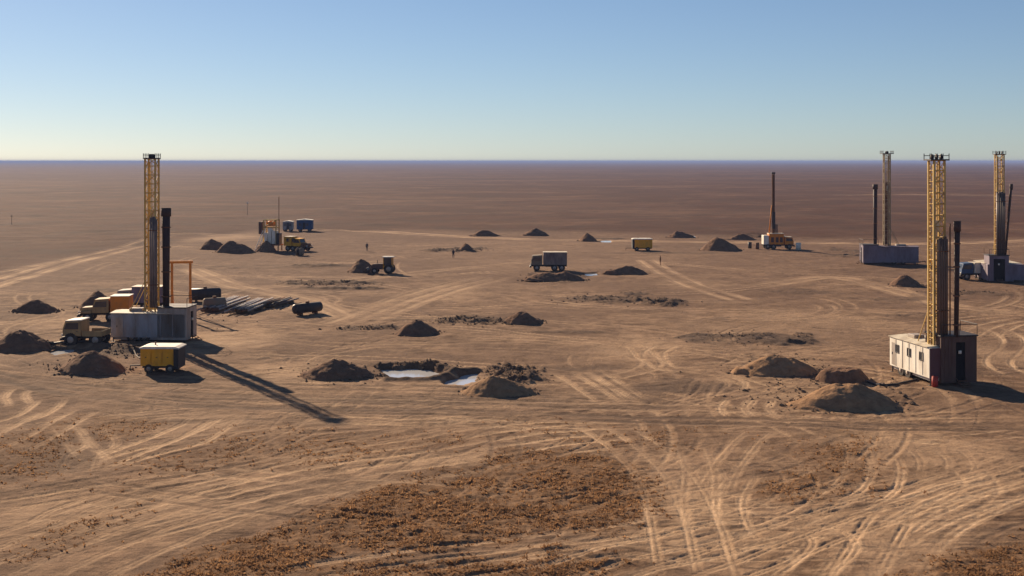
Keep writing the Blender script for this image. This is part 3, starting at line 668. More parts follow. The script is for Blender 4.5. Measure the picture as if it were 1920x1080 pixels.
def lattice_mast(parent, x, yv, z0, z1, w, m, rail='yellow', step=.95, crown=1.7, solid=0.0):
    h = w/2; mb = MB(); t = .085
    for sx in (-1, 1):
        for sy in (-1, 1): mb.box(x+sx*h-t, x+sx*h+t, yv+sy*h-t, yv+sy*h+t, z0, z1, .01)
    z = z0; k = 0
    while z < z1-.2:
        ze = min(z+step, z1)
        for (ax, ay, bx, by) in ((-h, -h, h, -h), (h, -h, h, h), (h, h, -h, h), (-h, h, -h, -h)):
            mb.bar((x+ax, yv+ay, ze), (x+bx, yv+by, ze), .055, 4)
            if k % 2: mb.bar((x+ax, yv+ay, z), (x+bx, yv+by, ze), .05, 4)
            else: mb.bar((x+bx, yv+by, z), (x+ax, yv+ay, ze), .03, 4)
        z = ze; k += 1
    # inner guide rail for the travelling block
    mb.box(x-h*.35-.05, x-h*.35+.05, yv+h*.4, yv+h*.6, z0, z1-.3, .01); mb.box(x+h*.35-.05, x+h*.35+.05, yv+h*.4, yv+h*.6, z0, z1-.3, .01)
    o = mb.build('mast', M[rail], parent)
    # crown platform with rails and sheaves
    c = crown/2; cb = MB(); cb.box(x-c, x+c, yv-c*.8, yv+c*.8, z1, z1+.12, .02)
    for sx in (-1, -.33, .33, 1):
        for sy in (-1, 1): cb.bar((x+sx*c*.95, yv+sy*c*.75, z1+.1), (x+sx*c*.95, yv+sy*c*.75, z1+.6), .04, 4)
    for sy in (-1, 1): cb.bar((x-c*.95, yv+sy*c*.75, z1+.42), (x+c*.95, yv+sy*c*.75, z1+.42), .03, 4)
    cp = cb.build('crown_platform', M['dark'], o)
    for sx in (-.4, 0, .4): MB().bar((x+sx-.06, yv, z1+.3), (x+sx+.06, yv, z1+.3), .24, 12).build('sheave', M['dark'], o)
    # ladder
    ld = MB(); lx = x-h-.12
    for sy in (-.2, .2): ld.bar((lx, yv+sy, z0), (lx, yv+sy, z1), .025, 4)
    zz = z0
    while zz < z1: ld.bar((lx, yv-.2, zz), (lx, yv+.2, zz), .018, 4); zz += .4
    ld.build('ladder', M[rail], o)
    # travelling block and hoist lines
    tb = MB(); zt = z0+(z1-z0)*.62
    tb.box(x-.25, x+.25, yv-.15, yv+.15, zt, zt+1.0, .08); tb.bar((x, yv, zt-.6), (x, yv, zt), .08, 8)
    for s_ in (-.12, .12): tb.bar((x+s_, yv, zt+1), (x+s_, yv, z1), .02, 4)
    tb.build('travelling_block', M['cream'], o)
    return o
def pipe_bundle(parent, name, x, yv, z0, z1, nx, ny, r, m, lean=(0, 0), collar=True):
    mb = MB(); rg = random.Random(int(abs(x*10)+nx))
    for i in range(nx):
        for j in range(ny):
            zz = z1-rg.uniform(0, .35); a = x+(i-(nx-1)/2)*r*2.05; b = yv+(j-(ny-1)/2)*r*2.05
            mb.bar((a, b, z0), (a+lean[0], b+lean[1], zz), r, 8)
    o = mb.build(name, M[m], parent)
    if collar:
        a = nx*r*1.15
        for f in (.25, .85):
            cb = MB(); zc = z0+(z1-z0)*f; cx, cy = x+lean[0]*f, yv+lean[1]*f; b = ny*r*1.15
            for (p, q_) in (((-a, -b), (a, -b)), ((a, -b), (a, b)), ((a, b), (-a, b)), ((-a, b), (-a, -b))):
                cb.bar((cx+p[0], cy+p[1], zc), (cx+q_[0], cy+q_[1], zc), .04, 4)
            cb.build('clamp_band', M['rust'], o)
    return o
def rig(px, py, rz, label, L=7.4, Wd=4.2, base=.65, hb=2.55, block=(0.9, 4.2, 2.6, 4.1), wall='white', roof='cream', blockm='greyblue', mast=(0.6, 1.6, 19.3, 1.6),
        mast_mat='yellow', racks=None, column=None, wins=3, mirror=False, wheels_at=(.55, .72), door=None, red=False, crown=1.7, opening=(.42, .68)):
    """drilling rig: trailer along local +y from the origin corner, derrick block at its near end, mast above"""
    X0, Y0 = G(px, py)
    r = empty('drilling_rig', (X0, Y0, gz(X0, Y0)), rz, label, 'drilling rig', 'tall mast drilling rigs')
    b = MB(); b.box(0, Wd*.75 if block[0] > .3 else Wd*.9, .0, L, base, base+hb, .05)
    for k in range(1, int(L/1.2)):       # wall ribs
        y_ = k*L/int(L/1.2); b.box(-.035, -.002, y_-.03, y_+.03, base+.1, base+hb-.1, .005)
    b.box(.25, Wd*.65, .2, L-.2, base-.28, base-.002, .03)   # chassis
    body = b.build('trailer_body', M[wall], r)
    rf = MB(); ww = Wd*.75 if block[0] > .3 else Wd*.9
    rf.prism([(-.1, base+hb+.003), (ww+.1, base+hb+.003), (ww+.1, base+hb+.06), (ww*.5, base+hb+.2), (-.1, base+hb+.06)], block[2]*.55 if block[0] < .3 else .3, L+.08)
    rf.build('trailer_roof', M[roof], r)
    # stuff on roof: hatch + rail as part of the roof
    ht = MB(); ht.box(ww*.3, ww*.6, L*.62, L*.8, base+hb+.17, base+hb+.45, .05); ht.build('roof_hatch', M['grey'], r)
    bx0, bx1, by1, bh = block
    # derrick block: back, side panels and an open front
    k = MB(); th = .08
    k.box(bx0, bx0+th, -.15, by1, .25, bh, .01); k.box(bx1-th, bx1, -.15, by1, .25, bh, .01)
    k.box(bx0+th+.002, bx1-th-.002, by1-th, by1-.002, .25, bh, .01)
    o0, o1 = bx0+(bx1-bx0)*opening[0], bx0+(bx1-bx0)*opening[1]
    k.box(bx0+th+.002, o0, -.14, -.06, .25, bh-.02, .01); k.box(o1, bx1-th-.002, -.14, -.06, .25, bh-.02, .01)
    k.box(o0+.002, o1-.002, -.14, -.06, bh-.5, bh-.02, .01)
    for q_ in range(1, 4): 
        xx = bx0+(o0-bx0)*q_/4; k.box(xx-.03, xx+.03, -.17, -.143, .3, bh-.1, .005)
    k.build('derrick_housing', M[blockm], r)
    fl = MB(); fl.box(bx0-.1, bx1+.1, -.25, by1+.1, bh+.003, bh+.11, .02)
    for (ax, ay) in ((bx0, -.2), (bx1, -.2), (bx0, by1), (bx1, by1), ((bx0+bx1)/2, -.2)):
        fl.bar((ax, ay, bh+.1), (ax, ay, bh+1.0), .03, 4)
    fl.bar((bx0, -.2, bh+1), (bx1, -.2, bh+1), .03, 4); fl.bar((bx1, -.2, bh+1), (bx1, by1, bh+1), .03, 4)
    fl.build('work_platform', M['dark'], r)
    inn = MB(); inn.box(o0-.1, o1+.1, -.052, -.012, .3, bh-.3, .01); inn.build('dark_opening_sheet', M['black'], r)  # black sheet paints the opening's darkness over the pale trailer wall
    st = MB(); sx = (o0+o1)/2
    for i_ in range(3): st.box(sx-.4, sx+.4, -.5-.28*(2-i_), -.26-.28*(2-i_), .0+.2*i_, .06+.2*i_, .01)
    for s_ in (-.42, .42): st.bar((sx+s_, -1.15, .0), (sx+s_, -.2, .62), .03, 4)
    st.build('steps', M['rust'], r)
    lt = MB(); lt.bar((sx-.1, -.2, bh-1.45), (sx-.1, -.2, bh-1.2), .13, 8); lt.build('work_lamp', M['white'], r)
    if red:
        ew = MB(); ew.box(.03, bx0-.003, -.03, -.003, base+.02, base+hb-.02, .004); ew.build('end_panel', M['endred'], r)
        rd = MB(); rd.bar((.3, -.35, .02), (.3, -.35, .85), .26, 14); rd.bar((.3, -.35, .85), (.3, -.35, .9), .2, 14); 
        rd.build('red_fuel_drum', M['red'], r)
    # windows on both long sides
    rc = []
    for i_ in range(wins):
        c = L*(.16+.30*i_); rc.append((c, c+.55, base+1.35, base+1.95))
    windows(r, rc, 'x', (0, -1)); windows(r, rc, 'x', (ww, 1))
    dr = MB(); dr.box(-.03, -.002, L*.83, L*.83+.8, base+.15, base+2.1, .005)
    d = dr.build('door', M['grey'], r); MB().box(-.07, -.033, L*.83+.65, L*.83+.72, base+1.05, base+1.25, .005).build('handle', M['dark'], d)
    for f in wheels_at:
        for xs in (.22, ww-.22): wheel(r, xs, L*f, .56, .36, 'x')
    dbm = MB(); dbm.bar((ww*.35, L, base-.15), (ww*.5, L+1.6, .5), .06, 6); dbm.bar((ww*.65, L, base-.15), (ww*.5, L+1.6, .5), .06, 6)
    dbm.bar((ww*.5, L+1.6, .5), (ww*.5, L+1.6, .02), .05, 6); dbm.build('drawbar', M['rust'], r)
    for (ax, ay) in ((.2, .2), (ww-.2, .2), (.2, L-.2), (ww-.2, L-.2)): MB().bar((ax, ay, 0), (ax, ay, base), .06, 6).box(ax-.2, ax+.2, ay-.2, ay+.2, 0, .05, .01).build('jack', M['dark'], r)
    mx, my, mt, mw = mast
    ms = lattice_mast(r, mx, my, bh-1.2 if mx > bx0 else base+hb, mt, mw, M, mast_mat, crown=crown)
    # raking stays of the mast
    for s_ in (-1, 1): MB().bar((mx+s_*mw*.5, my+mw*.5, mt*.33), (mx+s_*mw*.6, min(L-.3, my+2.2), base+hb+.1), .045, 6).build('stay', M[mast_mat], r)
    for rk in racks or []: pipe_bundle(r, 'drill_pipe_bundle', *rk)
    if column:
        cx, cy, c0, c1, cr, cl = column
        cb = MB(); cb.bar((cx, cy, c0), (cx+cl, cy, c1), cr*.8, 14, cr); cb.bar((cx+cl, cy, c1-.9), (cx+cl, cy, c1), cr*1.25, 14)
        cc = cb.build('upright_column', M['column'], r); 
        for f in (.1, .35, .6, .8): MB().bar((cx+cl*f, cy, c0+(c1-c0)*f), (cx+cl*f, cy, c0+(c1-c0)*f+.12), cr*1.2, 14).build('clamp_band', M['rust'], cc)
    return r

# right foreground rig
n0 = Vector(G(1743, 725)); f0 = Vector(G(1668, 698)); a = (f0-n0); rzc = math.atan2(a.y, a.x)-math.pi/2; Lc = a.length
rig(1743, 725, rzc, 'nearest rig on the right, with white windowed trailer and dark brown end housing', L=Lc, Wd=4.3, block=(.95, 4.2, 2.6, 4.15),
    wall='white', roof='cream', blockm='brown', mast=(1.25, 1.2, 19.0, .95), racks=[(1.35, .35, 4.2, 12.6, 4, 2, .105, 'rackbrown'), (1.9, .1, 4.2, 14.0, 1, 1, .06, 'rust', (0, 0), False)],
    column=(2.35, -.1, 4.1, 13.9, .24, .1), red=True)
# left foreground rig: long side faces the camera, derrick block at its right end
rig(347, 641, math.radians(86), 'left foreground rig: blue-grey trailer with cream roof beside the yellow box on wheels', L=8.0, Wd=3.6, block=(0, 3.4, 3.0, 3.6), base=.5, hb=2.5,
    wall='greyblue', roof='cream', blockm='grey', mast=(1.5, 4.1, 19.3, 1.1), racks=[(.6, 3.62, 3.6, 13.2, 3, 3, .11, 'taupe')],
    column=(1.2, 2.45, 3.6, 14.1, .42, 0), wins=0)
# far right rig, long side to the camera
rb = rig(1613, 494, math.radians(-93), 'far rig whose plain lilac-grey trailer lies lengthways right of the orange drilling truck', L=9.9, Wd=3.4, block=(0, 3.1, 2.6, 3.5), base=.35, hb=2.8, crown=2.5,
    wall='lilac', roof='lilac', blockm='lilac', mast=(1.5, 4.5, 20.2, 1.05), mast_mat='dull', racks=[(1.4, 4.3, 3.5, 15.0, 3, 3, .10, 'rust')],
    column=(1.5, 2.4, 3.5, 14.6, .38, 0), wins=0)
# right edge rig
rig(1852, 530, math.radians(-4), 'rig at the right edge, lilac-grey with a black doorway, beside the blue-cabbed truck', L=7.5, Wd=6.2, block=(0.2, 3.2, 2.6, 4.2), base=.45, hb=2.4, opening=(.22, .8),
    wall='lilac', roof='cream', blockm='lilac', mast=(2.2, 1.4, 20.0, 1.1), racks=[(2.1, .35, 4.2, 14.2, 5, 2, .13, 'pipe')],
    column=(3.0, 1.0, 4.2, 15.4, .2, .9), wins=0)

def box_trailer(px, py, rz, label, L=4.0, Wd=2.2, base=.65, hb=1.55, body='yellow2', roofm='white', endm='dark', wl=2, group=None, end_right=True, cat='compressor'):
    X0, Y0 = G(px, py)
    r = empty('compressor_trailer', (X0, Y0, gz(X0, Y0)), rz, label, cat, group)
    e = .45
    b = MB(); x0, x1 = (0, L-e) if end_right else (e, L)
    b.box(x0, x1, 0, Wd, base, base+hb, .04)
    for k in range(1, 6): b.box(x0+(x1-x0)*k/6-.02, x0+(x1-x0)*k/6+.02, -.025, -.002, base+.15, base+hb-.15, .004)
    b.build('body', M[body], r)
    q_ = MB(); q_.box(*((L-e+.003, L) if end_right else (0, e-.003)), .02, Wd-.02, base-.25, base+hb-.02, .04); q_.build('radiator_end', M[endm], r)
    rf = MB(); rf.prism([(-.08, base+hb+.003), (L+.08, base+hb+.003), (L+.08, base+hb+.1), (L-.3, base+hb+.2), (.3, base+hb+.2), (-.08, base+hb+.1)], -.1, Wd+.1); rf.build('roof', M[roofm], r)
    for k in range(3):
        x_ = x0+(x1-x0)*(k+.5)/3; p = MB(); p.box(x_-.42, x_+.42, -.045, -.028, base+.25, base+hb-.3, .004)
        h_ = p.build('side_hatch', M[body], r); MB().box(x_-.06, x_+.06, -.075, -.048, base+.75, base+.82, .004).build('handle', M['dark'], h_)
    cs = MB(); cs.box(.1, L-.1, .25, Wd-.25, base-.22, base-.003, .02); cs.bar((0, Wd*.5, base-.1), (-1.3, Wd*.5, base-.15), .06, 6); cs.bar((-1.3, Wd*.5, base-.15), (-1.3, Wd*.5, 0.02), .04, 6)
    cs.build('chassis', M['dark'], r)
    ex = MB(); ex.bar((L*.3, Wd*.5, base+hb+.15), (L*.3, Wd*.5, base+hb+.5), .06, 8); ex.build('exhaust_pipe', M['rust'], r)
    for f in ((.22, .78) if wl == 2 else (.5,)):
        for ys in (.1, Wd-.1): wheel(r, L*f, ys, .40, .26, 'y')
    return r
box_trailer(263, 697, math.radians(-2), 'yellow box on wheels with white roof in front of the left foreground rig', L=3.45, Wd=2.3)
box_trailer(1186, 471, 0, 'small far yellow box trailer with a dark left end, right of the boxed truck', L=4.2, Wd=2.4, hb=1.75, body='yellow2', endm='dark', end_right=False)

def truck(px, py, rz, label, L=7.0, cab='orange', bed=None, bedm='grey', bedh=1.8, roofm=None, bonnet=True, bonnetm=None, name='truck', cat='truck', wr=.56, group=None, bedroof='cream'):
    """truck along local +x: front at +x end"""
    X0, Y0 = G(px, py); Wd = 2.5
    r = empty(name, (X0, Y0, gz(X0, Y0)), rz, label, cat, group)
    c = MB(); c.box(0, L-.2, .75, .93, .75, 1.0, .01); c.box(0, L-.2, Wd-.93, Wd-.75, .75, 1.0, .01)
    for k in range(5): c.box(L*.15*k+.3, L*.15*k+.42, .932, Wd-.932, .78, .97, .01)
    c.box(L-.2, L, .1, Wd-.1, .6, .95, .03); c.box(L*.42, L*.58, -.0+.1, .65, .6, 1.0, .04); c.build('chassis', M['dark'], r)
    bl = 1.5 if bonnet else 0.0; cx1 = L-.15-bl; cx0 = cx1-1.9
    k = MB(); k.prism([(cx0, 1.05), (cx1, 1.05), (cx1, 1.75), (cx1-.28, 2.55), (cx0, 2.62)], .12, Wd-.12)
    cb = k.build('cab', M[cab], r)
    rf = MB(); rf.prism([(cx0-.05, 2.63), (cx1-.25, 2.56), (cx1-.28, 2.64), (cx0+.1, 2.74), (cx0-.05, 2.70)], .1, Wd-.1); rf.build('cab_roof', M[roofm or cab], r)
    for ys, sg in ((.12, -1), (Wd-.12, 1)):
        y0_, y1_ = (ys-.02, ys-.002) if sg < 0 else (ys+.002, ys+.02)
        w = MB(); w.prism([(cx0+.25, 1.75), (cx1-.15, 1.75), (cx1-.38, 2.38), (cx0+.25, 2.42)], y0_, y1_); w.build('side_window', M['glass'], r)
        d = MB(); d.box(cx0+.2, cx1-.12, y0_, y1_, 1.12, 1.70, .003); dd = d.build('door', M[cab], r)
        MB().box(cx0+.3, cx0+.45, y0_-.03 if sg < 0 else y1_+.002, y0_-.002 if sg < 0 else y1_+.03, 1.5, 1.55, .003).build('handle', M['dark'], dd)
    ws = MB(); ws.add([(cx1+.012, .3, 1.80), (cx1+.012, Wd-.3, 1.80), (cx1-.235, Wd-.35, 2.5), (cx1-.235, .35, 2.5), (cx1-.02, .3, 1.80), (cx1-.02, Wd-.3, 1.80), (cx1-.27, Wd-.35, 2.5), (cx1-.27, .35, 2.5)],
        [(0, 1, 2, 3), (7, 6, 5, 4), (0, 4, 5, 1), (1, 5, 6, 2), (2, 6, 7, 3), (3, 7, 4, 0)]); ws.build('windscreen', M['glass'], r)
    if bonnet:
        b = MB(); b.prism([(cx1+.003, 1.0), (L-.2, 1.0), (L-.15, 1.5), (L-.4, 1.66), (cx1+.003, 1.74)], .45, Wd-.45)
        b.box(cx1+.1, L-.25, .02, .447, 1.02, 1.3, .08); b.box(cx1+.1, L-.25, Wd-.447, Wd-.02, 1.02, 1.3, .08); b.build('bonnet', M[bonnetm or cab], r)
    for ys in (.25, Wd-.25):
        h_ = MB(); h_.bar((L-.15, ys, 1.15), (L-.02, ys, 1.15), .12, 10); h_.build('headlight', M['white'], r)
    bu = MB(); bu.box(L+.003, L+.12, 0, Wd, .62, .85, .03); bu.build('bumper', M['dark'], r)
    if bed == 'box':
        b = MB(); b.box(0, cx0-.2, 0, Wd, 1.1, 1.1+bedh, .05)
        n = int((cx0-.2)/.55)
        for i_ in range(1, n): x_ = (cx0-.2)*i_/n; b.box(x_-.03, x_+.03, -.03, -.002, 1.15, 1.05+bedh, .004)
        b.build('box_body', M[bedm], r)
        rr_ = MB(); rr_.prism([(-.06, 1.1+bedh+.003), (cx0-.14, 1.1+bedh+.003), (cx0-.14, 1.1+bedh+.06), (-.06, 1.1+bedh+.06)], -.06, Wd+.06); rr_.build('box_roof', M[bedroof], r)
        windows(r, [(.7, 1.3, 1.1+bedh*.5, 1.1+bedh*.8), (2.1, 2.7, 1.1+bedh*.5, 1.1+bedh*.8)], 'y', (0, -1))
    elif bed == 'open':
        b = MB(); b.box(0, cx0-.2, 0, Wd, 1.05, 1.15, .01)
        b.box(0, cx0-.2, 0, .05, 1.152, 1.6, .01); b.box(0, cx0-.2, Wd-.05, Wd, 1.152, 1.6, .01); b.box(0, .05, .052, Wd-.052, 1.152, 1.6, .01)
        b.build('cargo_bed', M[bedm], r)
    elif bed == 'tank':
        b = MB(); b.bar((.1, Wd/2, 1.9), (cx0-.3, Wd/2, 1.9), .85, 20); b.build('tank', M[bedm], r)
        MB().bar((1.5, Wd/2, 2.7), (1.5, Wd/2, 2.95), .3, 12).build('tank_hatch', M['dark'], r)
    for x_ in ((.9, 2.15, L-1.1) if L > 5 else (.7, L-1.0)):
        for ys in (.22, Wd-.22): wheel(r, x_, ys, wr, .36, 'y')
    return r

# trucks by the left rig
truck(208, 644, math.radians(176), 'short old truck with pale cab roof, just left of the left foreground rig', L=4.3, cab='dusty', bonnet=False, roofm='white', bed='open', bedm='dusty', wr=.68)
orange = truck(250, 598, math.radians(184), 'orange truck with windowed box behind the left foreground rig', L=5.9, cab='dusty', bed='box', bedm='orange', bedh=1.9, bedroof='white', group=None)
truck(312, 578, math.radians(180), 'grey box truck partly hidden behind the orange truck and the mast', L=7.5, cab='grey', bed='box', bedm='lilac', bedh=2.0, bedroof='cream')
# boxed truck, middle
truck(1062, 507, math.radians(180), 'boxed truck with beige roof edge alone in the middle of the site', L=6.3, cab='wood', bed='box', bedm='taupe', bedh=2.1, bedroof='cream', bonnet=False)
# trucks at the far right rig
truck(1842, 523, math.radians(184), 'blue-cabbed truck with white body left of the rig at the right edge', L=4.6, cab='blue', bed='box', bedm='white', bedh=1.6, bedroof='cream', bonnet=False)

def mobile_rig(px, py, label, rz=0, mast_h=15.5):
    """truck mounted slim mast"""
    X0, Y0 = G(px, py)
    r = truck(px, py, rz, label, L=6.6, cab='orange', bonnet=False, bed=None, name='drilling_truck', cat='drilling truck', roofm='cream')
    b = MB(); b.box(0, 1.1, .1, 2.4, 1.05, 3.0, .04); b.build('white_locker', M['white'], r)
    b = MB(); b.box(1.2, 4.35, .1, 2.4, 1.05, 3.3, .06); eh = b.build('engine_housing', M['orange'], r)
    MB().box(1.15, 4.4, .05, 2.45, 3.303, 3.42, .03).build('housing_roof', M['cream'], eh)
    for x_ in (1.6, 2.6, 3.5): MB().box(x_, x_+.6, .06, .097, 1.5, 2.6, .005).build('grille', M['brown'], eh)
    m_ = MB(); x = 2.3; w = .22
    for sx in (-1, 1):
        for sy in (-1, 1): m_.box(x+sx*w-.06, x+sx*w+.06, 1.25+sy*w-.06, 1.25+sy*w+.06, 3.43, mast_h, .01)
    z = 3.5; k = 0
    while z < mast_h-.5:
        for sy in (-1, 1): m_.bar((x-w if k % 2 else x+w, 1.25+sy*w, z), (x+w if k % 2 else x-w, 1.25+sy*w, z+.8), .04, 4)
        for sx in (-1, 1): m_.bar((x+sx*w, 1.25-w if k % 2 else 1.25+w, z), (x+sx*w, 1.25+w if k % 2 else 1.25-w, z+.8), .04, 4)
        z += .8; k += 1
    m_.box(x-.12, x+.12, 1.13, 1.37, 3.43, mast_h-.3, .01)
    ms = m_.build('mast', M['rust'], r)
    MB().box(x-.4, x+.4, .95, 1.55, mast_h+.003, mast_h+.35, .05).build('mast_head', M['dark'], ms)
    MB().box(x-.34, x+.34, .7, .97, 4.4, 8.0, .04).build('rotary_head', M['dark'], ms)
    h_ = MB(); h_.bar((x-.9, 1.25, 3.4), (x-.3, 1.25, 9.4), .13, 8); h_.build('lifting_ram', M['orange'], r)
    p = MB(); 
    for i_ in range(5): p.bar((x+.5+.14*i_, 1.6, 3.42), (x+.4+.14*i_, 1.6, 5.3), .06, 6)
    p.build('drill_rods', M['pipe'], r)
    return r
mobile_rig(1432, 468, 'orange drilling truck with a slim brown mast standing alone right of the steep heap', mast_h=16.2)

# far left rig, mast lowered
def service_rig():
    X0, Y0 = G(488, 470)
    r = empty('workover_rig', (X0, Y0, gz(X0, Y0)), math.radians(-10), 'far yellow and white machine with raised orange frame, left of the blue trailers', 'drilling rig', None)
    b = MB(); b.box(0, 4.2, 0, 2.6, 1.2, 1.5, .03)
    for x_ in (.3, 2.1, 3.9):
        for y_ in (.2, 2.4): b.bar((x_, y_, 0), (x_, y_, 1.2), .12, 6)
    b.build('platform', M['rust'], r)
    for x_, zt in ((.9, 3.9), (1.75, 4.9), (2.6, 4.3)): MB().box(x_, x_+.7, -.06, 2.0, 1.55, zt, .04).build('white_cabinet', M['white'], r)
    MB().box(3.35, 4.1, .2, 2.0, 1.52, 3.8, .05).build('green_housing', M['dark'], r)
    f = MB()
    for x_ in (.6, 3.4):
        for y_ in (.3, 2.2): f.bar((x_, y_, 1.5), (x_, y_, 6.6), .12, 6)
    for z_ in (5.0, 6.6):
        f.bar((.6, .3, z_), (3.4, .3, z_), .12, 6); f.bar((.6, 2.2, z_), (3.4, 2.2, z_), .12, 6); f.bar((.6, .3, z_), (.6, 2.2, z_), .12, 6); f.bar((3.4, .3, z_), (3.4, 2.2, z_), .12, 6)
    f.bar((.6, .3, 5), (3.4, .3, 6.6), .09, 6); f.build('raised_frame', M['yellow'], r)
    MB().box(1.2, 3.0, .5, 2.0, 5.3, 6.4, .3).build('winch_drum_housing', M['orange'], r)
    MB().box(-.5, .15, .3, 2.2, 3.6, 6.2, .03).build('side_panel', M['brown'], r)
    l = MB(); l.bar((-.8, -1.2, 0), (.6, .3, 4.6), .08, 6); l.bar((-.1, -1.2, 0), (1.0, .3, 4.6), .08, 6)
    for k in range(9): f_ = k/9; l.bar((-.8+1.4*f_, -1.2+1.5*f_, 4.6*f_), (-.1+1.1*f_, -1.2+1.5*f_, 4.6*f_), .04, 4)
    l.build('stairs', M['white'], r)
    m_ = MB(); m_.bar((3.7, 1.2, 3.8), (3.7, 1.2, 11.5), .07, 6); m_.build('whip_mast', M['rust'], r)
    return r
service_rig()
truck(532, 470, math.radians(-22), 'yellow truck backed up to the far yellow and white machine', L=5.6, cab='yellow2', bed='box', bedm='yellow2', bedh=1.9, bedroof='cream', bonnet=True, bonnetm='rust')
def cabin(px, py, L, Wd, h, label, m='blue', rz=0):
    X0, Y0 = G(px, py); r = empty('site_cabin', (X0, Y0, gz(X0, Y0)), rz, label, 'site cabin', 'blue site cabins behind the far machine')
    b = MB(); b.box(0, L, 0, Wd, .55, h, .05)
    for k in range(1, 8): b.box(L*k/8-.03, L*k/8+.03, -.03, -.002, .6, h-.1, .004)
    b.build('body', M[m], r)
    MB().prism([(-.1, h+.003), (L+.1, h+.003), (L+.1, h+.1), (L/2, h+.35), (-.1, h+.1)], -.1, Wd+.1).build('roof', M['white'], r)
    windows(r, [(L*.15, L*.15+.7, 1.5, 2.2), (L*.6, L*.6+.7, 1.5, 2.2)], 'y', (0, -1), 'blue')
    d = MB(); d.box(L*.4, L*.4+.7, -.04, -.003, .6, 2.4, .004); d.build('door', M['dark'], r)
    for x_ in (L*.2, L*.8):
        for y_ in (.2, Wd-.2): wheel(r, x_, y_, .4, .25, 'y')
    return r
cabin(556, 434, 4.2, 2.4, 3.0, 'dark blue cabin on wheels, right one of the two behind the far machine')
cabin(530, 434, 2.6, 2.4, 2.6, 'smaller grey-blue cabin half hidden behind the far yellow machine', m='greyblue')

# tractor
def tractor():
    X0, Y0 = G(742, 512); r = empty('tractor', (X0, Y0, gz(X0, Y0)), math.radians(176), 'small tractor with pale cab roof and front blade beside its pointed heap', 'tractor', None)
    MB().prism([(1.9, .7), (3.9, .7), (3.95, 1.35), (3.7, 1.6), (1.9, 1.7)], .55, 1.35).build('bonnet', M['brown'], r)
    c = MB()
    for x_, y_ in ((.4, .3), (.4, 1.6), (1.85, .4), (1.85, 1.5)): c.bar((x_, y_, 1.2), (x_, y_, 2.75), .05, 6)
    c.box(.3, 1.95, .3, 1.6, .75, 1.35, .08); cab = c.build('cab', M['yellow2'], r)
    MB().box(.42, 1.82, .36, 1.54, 1.40, 2.70, .02).build('cab_glass', M['glass'], cab)
    MB().box(.15, 2.05, .15, 1.75, 2.75, 2.9, .06).build('cab_roof', M['white'], cab)
    for y_ in (.05, 1.85): wheel(r, .9, y_, .82, .42, 'y'); wheel(r, 3.3, y_, .5, .3, 'y')
    b = MB(); b.prism([(4.6, .1), (4.75, .1), (4.6, .5), (4.75, .95), (4.62, .98), (4.45, .5)], -.3, 2.2); b.build('blade', M['dark'], r)
    a_ = MB(); a_.bar((3.2, .2, .8), (4.55, .2, .5), .06, 6); a_.bar((3.2, 1.7, .8), (4.55, 1.7, .5), .06, 6); a_.build('blade_arm', M['rust'], r)
    a_ = MB(); a_.bar((3.0, .75, 1.65), (3.0, .75, 2.3), .05, 8); a_.build('exhaust_pipe', M['dark'], r)
tractor()

# portal frame by the left rig
def portal():
    X0, Y0 = G(320, 592); r = empty('portal_frame', (X0, Y0, gz(X0, Y0)), math.radians(8), 'orange steel portal frame standing right of the dark column of the left foreground rig', 'steel frame')
    for x_ in (0, 2.2):
        MB().box(x_, x_+.28, 0, .28, 0, 6.5, .02).build('post', M['orange'], r)
    for x_ in (.08, 2.28): MB().bar((x_, .3, 6.3), (x_, 2.6, 0), .06, 6).build('stay', M['orange'], r)
    MB().box(-.15, 2.65, -.03, .31, 6.503, 6.8, .02).build('crossbeam', M['orange'], r)
portal()

# bundles of drill pipe laid on timbers
def pipes(p0, p1, n, layers, label, L=None, rad=.11, mt='pale'):
    A = Vector(G(*p0)); B = Vector(G(*p1)); d = (B-A); L_ = L or d.length; ang = math.atan2(d.y, d.x)
    r = empty('pipe_stack', (A.x, A.y, gz(A.x, A.y)), ang, label, 'pipe stack', 'stacks of drill pipe on the ground right of the left foreground rig')
    for f in (.15, .5, .85): MB().box(L_*f-.12, L_*f+.12, -.2, n*rad*2.9+.2, 0, .28, .02).build('timber_bearer', M['wood'], r)
    rg = random.Random(n)
    for k in range(layers):
        for i_ in range(n-k):
            o_ = rg.uniform(-1.1, 1.1); y_ = rad*(2.9*i_+1+k*1.45)+rg.uniform(-.02, .02); z_ = .28+rad+k*rad*1.75
            MB().bar((o_, y_+rg.uniform(-.15, .15), z_+rg.uniform(0, .08)), (L_+o_, y_+rg.uniform(-.35, .35), z_+rg.uniform(0, .08)), rad*rg.uniform(.8, 1.1), 8).build('pipe', M[rg.choice((mt, mt, 'pipe', 'rust'))], r)
pipes((412, 586), (498, 552), 9, 2, 'left stack of long drill pipes pointing away from the camera', L=13)
pipes((466, 590), (530, 562), 9, 2, 'right stack of long drill pipes beside the dark tank', L=12)
pipes((520, 578), (556, 566), 6, 2, 'short stack of pale pipes touching the dark tank', L=7, mt='wood')
